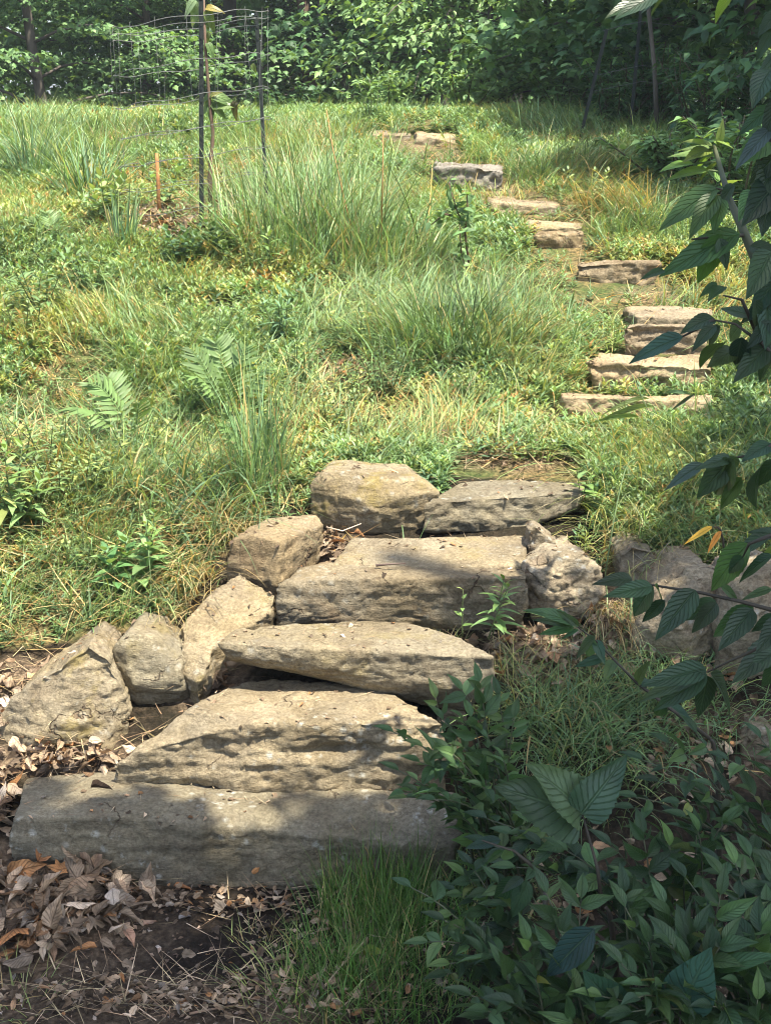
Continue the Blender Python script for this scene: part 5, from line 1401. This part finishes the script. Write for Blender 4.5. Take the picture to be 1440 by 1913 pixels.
branch("dark pointed leaves at the right edge level with the flat topped slab", G0(1.15, 2.45), [[(1460, 820, 2.55), (1420, 845, 2.55), (1385, 853, 2.56), (1365, 856, 2.56)]],
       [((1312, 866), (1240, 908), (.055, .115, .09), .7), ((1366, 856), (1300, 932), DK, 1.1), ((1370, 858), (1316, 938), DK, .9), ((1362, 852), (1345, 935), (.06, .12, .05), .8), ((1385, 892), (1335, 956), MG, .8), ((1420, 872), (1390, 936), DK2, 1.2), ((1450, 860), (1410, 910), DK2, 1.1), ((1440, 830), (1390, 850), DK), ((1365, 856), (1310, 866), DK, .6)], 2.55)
# 3. bramble like sprigs with three part leaves
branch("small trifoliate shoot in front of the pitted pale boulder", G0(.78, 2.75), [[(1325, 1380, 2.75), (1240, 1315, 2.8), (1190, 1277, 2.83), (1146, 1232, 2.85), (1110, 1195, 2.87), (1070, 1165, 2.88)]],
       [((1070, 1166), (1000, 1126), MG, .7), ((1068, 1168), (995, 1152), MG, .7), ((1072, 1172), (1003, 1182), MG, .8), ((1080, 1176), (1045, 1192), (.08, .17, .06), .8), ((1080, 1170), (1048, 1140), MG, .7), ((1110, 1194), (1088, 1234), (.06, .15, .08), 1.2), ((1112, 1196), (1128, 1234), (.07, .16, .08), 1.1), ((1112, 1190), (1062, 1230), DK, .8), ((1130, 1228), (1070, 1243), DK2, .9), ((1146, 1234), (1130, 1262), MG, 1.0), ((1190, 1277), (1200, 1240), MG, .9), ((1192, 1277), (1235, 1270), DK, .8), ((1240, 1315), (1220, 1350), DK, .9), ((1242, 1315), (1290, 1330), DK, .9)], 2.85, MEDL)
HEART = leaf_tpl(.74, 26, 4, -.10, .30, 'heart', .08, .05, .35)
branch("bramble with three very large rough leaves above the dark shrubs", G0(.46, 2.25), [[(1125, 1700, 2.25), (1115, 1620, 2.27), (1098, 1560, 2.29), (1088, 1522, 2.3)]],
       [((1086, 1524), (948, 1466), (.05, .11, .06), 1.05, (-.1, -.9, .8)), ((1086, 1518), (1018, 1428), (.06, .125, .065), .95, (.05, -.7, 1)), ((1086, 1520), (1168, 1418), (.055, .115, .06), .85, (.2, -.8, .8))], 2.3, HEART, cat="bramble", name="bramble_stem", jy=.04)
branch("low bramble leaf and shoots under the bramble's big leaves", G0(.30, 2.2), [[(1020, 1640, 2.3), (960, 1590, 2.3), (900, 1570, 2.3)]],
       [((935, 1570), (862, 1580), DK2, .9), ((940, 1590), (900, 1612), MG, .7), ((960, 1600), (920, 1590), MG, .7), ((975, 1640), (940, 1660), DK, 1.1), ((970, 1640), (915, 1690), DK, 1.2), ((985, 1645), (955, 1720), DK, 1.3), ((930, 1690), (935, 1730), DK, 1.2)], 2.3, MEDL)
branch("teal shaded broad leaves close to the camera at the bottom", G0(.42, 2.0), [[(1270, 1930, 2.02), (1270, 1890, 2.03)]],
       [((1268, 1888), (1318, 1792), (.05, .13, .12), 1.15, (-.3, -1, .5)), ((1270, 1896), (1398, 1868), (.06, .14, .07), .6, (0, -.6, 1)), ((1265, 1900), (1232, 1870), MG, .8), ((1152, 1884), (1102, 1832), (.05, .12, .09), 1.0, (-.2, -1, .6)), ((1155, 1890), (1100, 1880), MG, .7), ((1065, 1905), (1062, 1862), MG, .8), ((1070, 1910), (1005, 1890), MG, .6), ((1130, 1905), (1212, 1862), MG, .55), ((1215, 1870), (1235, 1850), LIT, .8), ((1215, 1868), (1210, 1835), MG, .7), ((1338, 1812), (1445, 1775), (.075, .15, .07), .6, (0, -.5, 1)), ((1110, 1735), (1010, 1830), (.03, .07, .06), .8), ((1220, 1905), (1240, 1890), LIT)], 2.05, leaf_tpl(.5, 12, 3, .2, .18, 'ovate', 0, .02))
# two yellowing leaves and a pale fallen pair
branch("two yellow orange dying leaves on a thin stalk above the pale boulder", G0(.92, 3.35), [[(1340, 985, 3.3), (1330, 984, 3.3)]],
       [((1330, 984), (1276, 1012), (.5, .38, .06), .55), ((1346, 992), (1318, 1032), (.55, .28, .06), .7)], 3.3, MEDL, name="yellow_leaved_shoot", cat="shoot", r0=.003)
s = Soup(); pq = hit(675, 1800)
for bs, tp in (((680, 1772), (638, 1774)), ((680, 1772), (718, 1778)), ((682, 1770), (690, 1790))):
    leaf_px(s, bs, tp, 2.5, 2.5, (.24, .30, .05), leaf_tpl(.55, 8, 2, .1, .1, 'ovate'), 1.0, (0, -.4, 1))
rr = empty("clover_sprig", pq, "yellow green leaf pair held above the fine grass at the bottom", "weed")
s.build("leaves", M_LEAF, rr, pq); s = Soup(); twig_px(s, [(676, 1805, 2.5), (679, 1772, 2.5)], .0015, .001, (.15, .2, .06)); s.build("stem", M_STEM, rr, pq)
branch("long curved grass like leaves crossing in front of the lowest upper step", G0(.62, 3.6), [[(1180, 860, 3.9), (1120, 790, 3.95), (1095, 752, 4.0)], [(1250, 860, 3.9), (1200, 745, 3.95), (1180, 700, 4.0)]],
       [((1212, 745), (1130, 755), (.12, .2, .07), .28), ((1222, 760), (1110, 772), (.13, .22, .07), .28), ((1195, 780), (1105, 776), (.13, .22, .07), .25), ((1240, 735), (1300, 728), (.1, .16, .1), .3), ((1300, 735), (1250, 765), (.09, .15, .12), .3)], 4.0, SMO, name="sedge_shoot", cat="sedge", r0=.002, stint=(.1, .15, .06))
# 4. shrubs with oval leaves: arching shoots
def shoot(a, b, p0, p1, nl, L, cols, wts, bow=.12, tpl=SMO, opp=True):
    p0, p1 = np.asarray(p0, float), np.asarray(p1, float)
    l = np.linalg.norm(p1 - p0)
    c = curve(p0, p1, np.array([U(-.04, .04), U(-.04, .04), bow]) * l, 10)
    tube(b, c, np.linspace(.0035, .0012, 10), np.array((.10, .11, .06)) * U(.6, 1.1), 5)
    t = unit(np.gradient(c, axis=0))
    for i in range(nl):
        f = .12 + .88 * (i + U(0, .6)) / nl
        k = min(int(f * 9), 8)
        q_ = c[k] + (c[k + 1] - c[k]) * (f * 9 - k)
        d = t[k]
        sd = unit(np.cross(d, [0, 0, 1.0]))
        up = np.cross(sd, d)
        for sg in ((-1, 1) if opp else ((-1) ** i,)):
            th = U(-.5, .9)
            if U(0, 1) < .12: continue
            dd = d * U(.2, 1.0) + sd * sg * math.cos(th) + up * math.sin(th) * .8
            nn = up + RNG.normal(0, .55, 3) + np.array([0, -.15, .3])
            a.inst(tpl, frames(dd[None], nn[None], L * U(.45, 1.35) * (1 - .35 * abs(f - .55)), U(.85, 1.25)), q_[None], pal(1, cols, wts, .28))
    a.inst(tpl, frames((t[-1] + [0, 0, .2])[None], np.array([[0, -.3, 1.0]]), L * .8), c[-1][None], pal(1, cols, wts, .16))
SH = ([(.055, .11, .045), (.038, .08, .036), (.085, .16, .055), (.15, .25, .075), (.22, .24, .07)], [4, 3.5, 3, 1, .3])
SHL = ([(.085, .16, .06), (.06, .125, .05), (.14, .22, .08)], [4, 3, 2])
def shrub(label, root, tips, L=.062, cols=SH, nl=9, tpl=SMO, bow=.14, opp=True):
    """tips: (px, py, Y)"""
    root = np.array([root[0], root[1], float(ground(*root))])
    r = empty("oval_leaved_shrub", root, label, "shrub", "oval leaved shrubs in the foreground")
    a, b = Soup(), Soup()
    tips = list(tips) + [(tx + U(-50, 50), ty + U(5, 70), tY - U(0, .06)) for tx, ty, tY in tips if U(0, 1) < .55]
    for t in tips:
        p1 = at(*t)
        p0 = root + np.array([U(-.08, .08), U(-.08, .08), 0])
        p0[:2] = p0[:2] * .6 + .4 * np.array([p1[0], p1[1]]) if np.linalg.norm(p1 - p0) > .6 else p0[:2]
        p0[2] = float(ground(p0[0], p0[1]))
        shoot(a, b, p0, p1, nl, L, *cols, bow=bow, tpl=tpl, opp=opp)
    a.build("leaves", M_LEAF, r, root); b.build("stems", M_STEM, r, root)
    return r
shrub("grey green willowy shrub against the right end of the humped step", (.30, 2.75), [(895, 1275, 2.8), (862, 1290, 2.78), (735, 1368, 2.72), (828, 1345, 2.75), (790, 1395, 2.7), (930, 1300, 2.82), (745, 1440, 2.66), (960, 1340, 2.8), (880, 1340, 2.75), (910, 1380, 2.74), (760, 1490, 2.62), (850, 1430, 2.66), (940, 1420, 2.68), (820, 1480, 2.6), (900, 1470, 2.62)], .06, SHL, 9)
shrub("dark shrub with thin reaching twigs at the right edge above the pale shaded rock", (.95, 2.6), [(1200, 1420, 2.6), (1250, 1390, 2.62), (1300, 1370, 2.6), (1230, 1460, 2.55), (1360, 1420, 2.55), (1420, 1380, 2.6), (1330, 1470, 2.5), (1400, 1480, 2.5), (1270, 1500, 2.5), (1190, 1490, 2.52), (1440, 1450, 2.5)], .065, SH, 7)
shrub("dense dark shrub behind the bramble's stem", (.62, 2.35), [(1140, 1580, 2.4), (1200, 1560, 2.4), (1060, 1590, 2.42), (1250, 1580, 2.38), (1180, 1640, 2.32), (1010, 1580, 2.45), (1300, 1560, 2.4), (1100, 1630, 2.35), (960, 1560, 2.48), (1350, 1540, 2.42), (910, 1530, 2.52), (1000, 1540, 2.5)], .07, SH, 8)
shrub("shrub with a long shoot arching left over the fine grass", (.35, 2.3), [(768, 1658, 2.38), (830, 1720, 2.3), (850, 1665, 2.4), (800, 1760, 2.25), (880, 1620, 2.42), (930, 1650, 2.38), (840, 1800, 2.2), (900, 1780, 2.2)], .062, SH, 9)
shrub("low shrub with upright tipped shoots in the bottom middle", (.36, 2.1), [(1020, 1668, 2.2), (1085, 1680, 2.2), (1050, 1740, 2.15), (985, 1760, 2.15), (940, 1810, 2.1), (1110, 1760, 2.12), (1000, 1830, 2.05), (880, 1860, 2.08), (950, 1880, 2.02), (1060, 1820, 2.05)], .068, SH, 8)
shrub("shrub with pale underleaves at the right of the bottom edge", (.55, 2.1), [(1165, 1668, 2.2), (1240, 1690, 2.18), (1345, 1672, 2.18), (1300, 1740, 2.12), (1210, 1760, 2.1), (1390, 1720, 2.15), (1160, 1800, 2.05), (1280, 1800, 2.05), (1420, 1800, 2.08), (1350, 1760, 2.1), (1200, 1840, 2.0)], .07, SH, 8)
shrub("dark shrub filling the bottom right corner", (.75, 2.1), [(1400, 1600, 2.3), (1440, 1560, 2.35), (1340, 1620, 2.28), (1440, 1650, 2.25), (1430, 1700, 2.2), (1380, 1840, 2.05), (1440, 1860, 2.05), (1280, 1640, 2.28), (1470, 1760, 2.15), (1330, 1880, 2.0), (1440, 1900, 2.0), (1180, 1890, 1.98)], .07, SH, 8)

# grass and low plants that close the ground between the boulders and the shrubs
for a_, b_, h_, n_, lb in ((1150, 1255, .2, 260, "dull green grass below the hanging dead straw"), (1250, 1290, .2, 260, "shaded grass under the arching leaf spray"), (1330, 1330, .2, 240, "shaded grass right of the lower five leaved spray"),
                           (1010, 1335, .2, 300, "green grass between the mossy rock and the grass fountain"), (1120, 1440, .2, 260, "dark grass under the bramble's right leaf"), (1290, 1230, .18, 220, "thin grass at the foot of the large pale boulder"), (960, 1560, .16, 260, "grass in deep shade among the bramble shoots"), (900, 1690, .17, 260, "grass in deep shade below the long arching shoot")):
    tuft(a_, b_, h_, .14, n_, *GR, lb, (.2, 1.0), (.7, 2.0), (.002, .0038))

# ------------------------------------------------------------------ thin haze volume, added to soften and lift the dark far trees
me = bpy.data.meshes.new("haze")
bmh = bmesh.new(); bmesh.ops.create_cube(bmh, size=1.0)
bmesh.ops.scale(bmh, vec=(640, 560, 17.5), verts=bmh.verts); bmesh.ops.translate(bmh, vec=(0, 140, 6.6), verts=bmh.verts)
bmh.to_mesh(me); bmh.free()
mh, nt_, n_, l_, out_ = new_mat("added_haze")
pv_ = n_.new("ShaderNodeVolumePrincipled"); pv_.inputs["Color"].default_value = (.85, .93, 1.0, 1); pv_.inputs["Density"].default_value = .0016; pv_.inputs["Anisotropy"].default_value = .2
l_.new(pv_.outputs[0], out_.inputs["Volume"])
me.materials.append(mh)
oh = bpy.data.objects.new("haze", me); COL.objects.link(oh); tag(oh, kind="stuff")
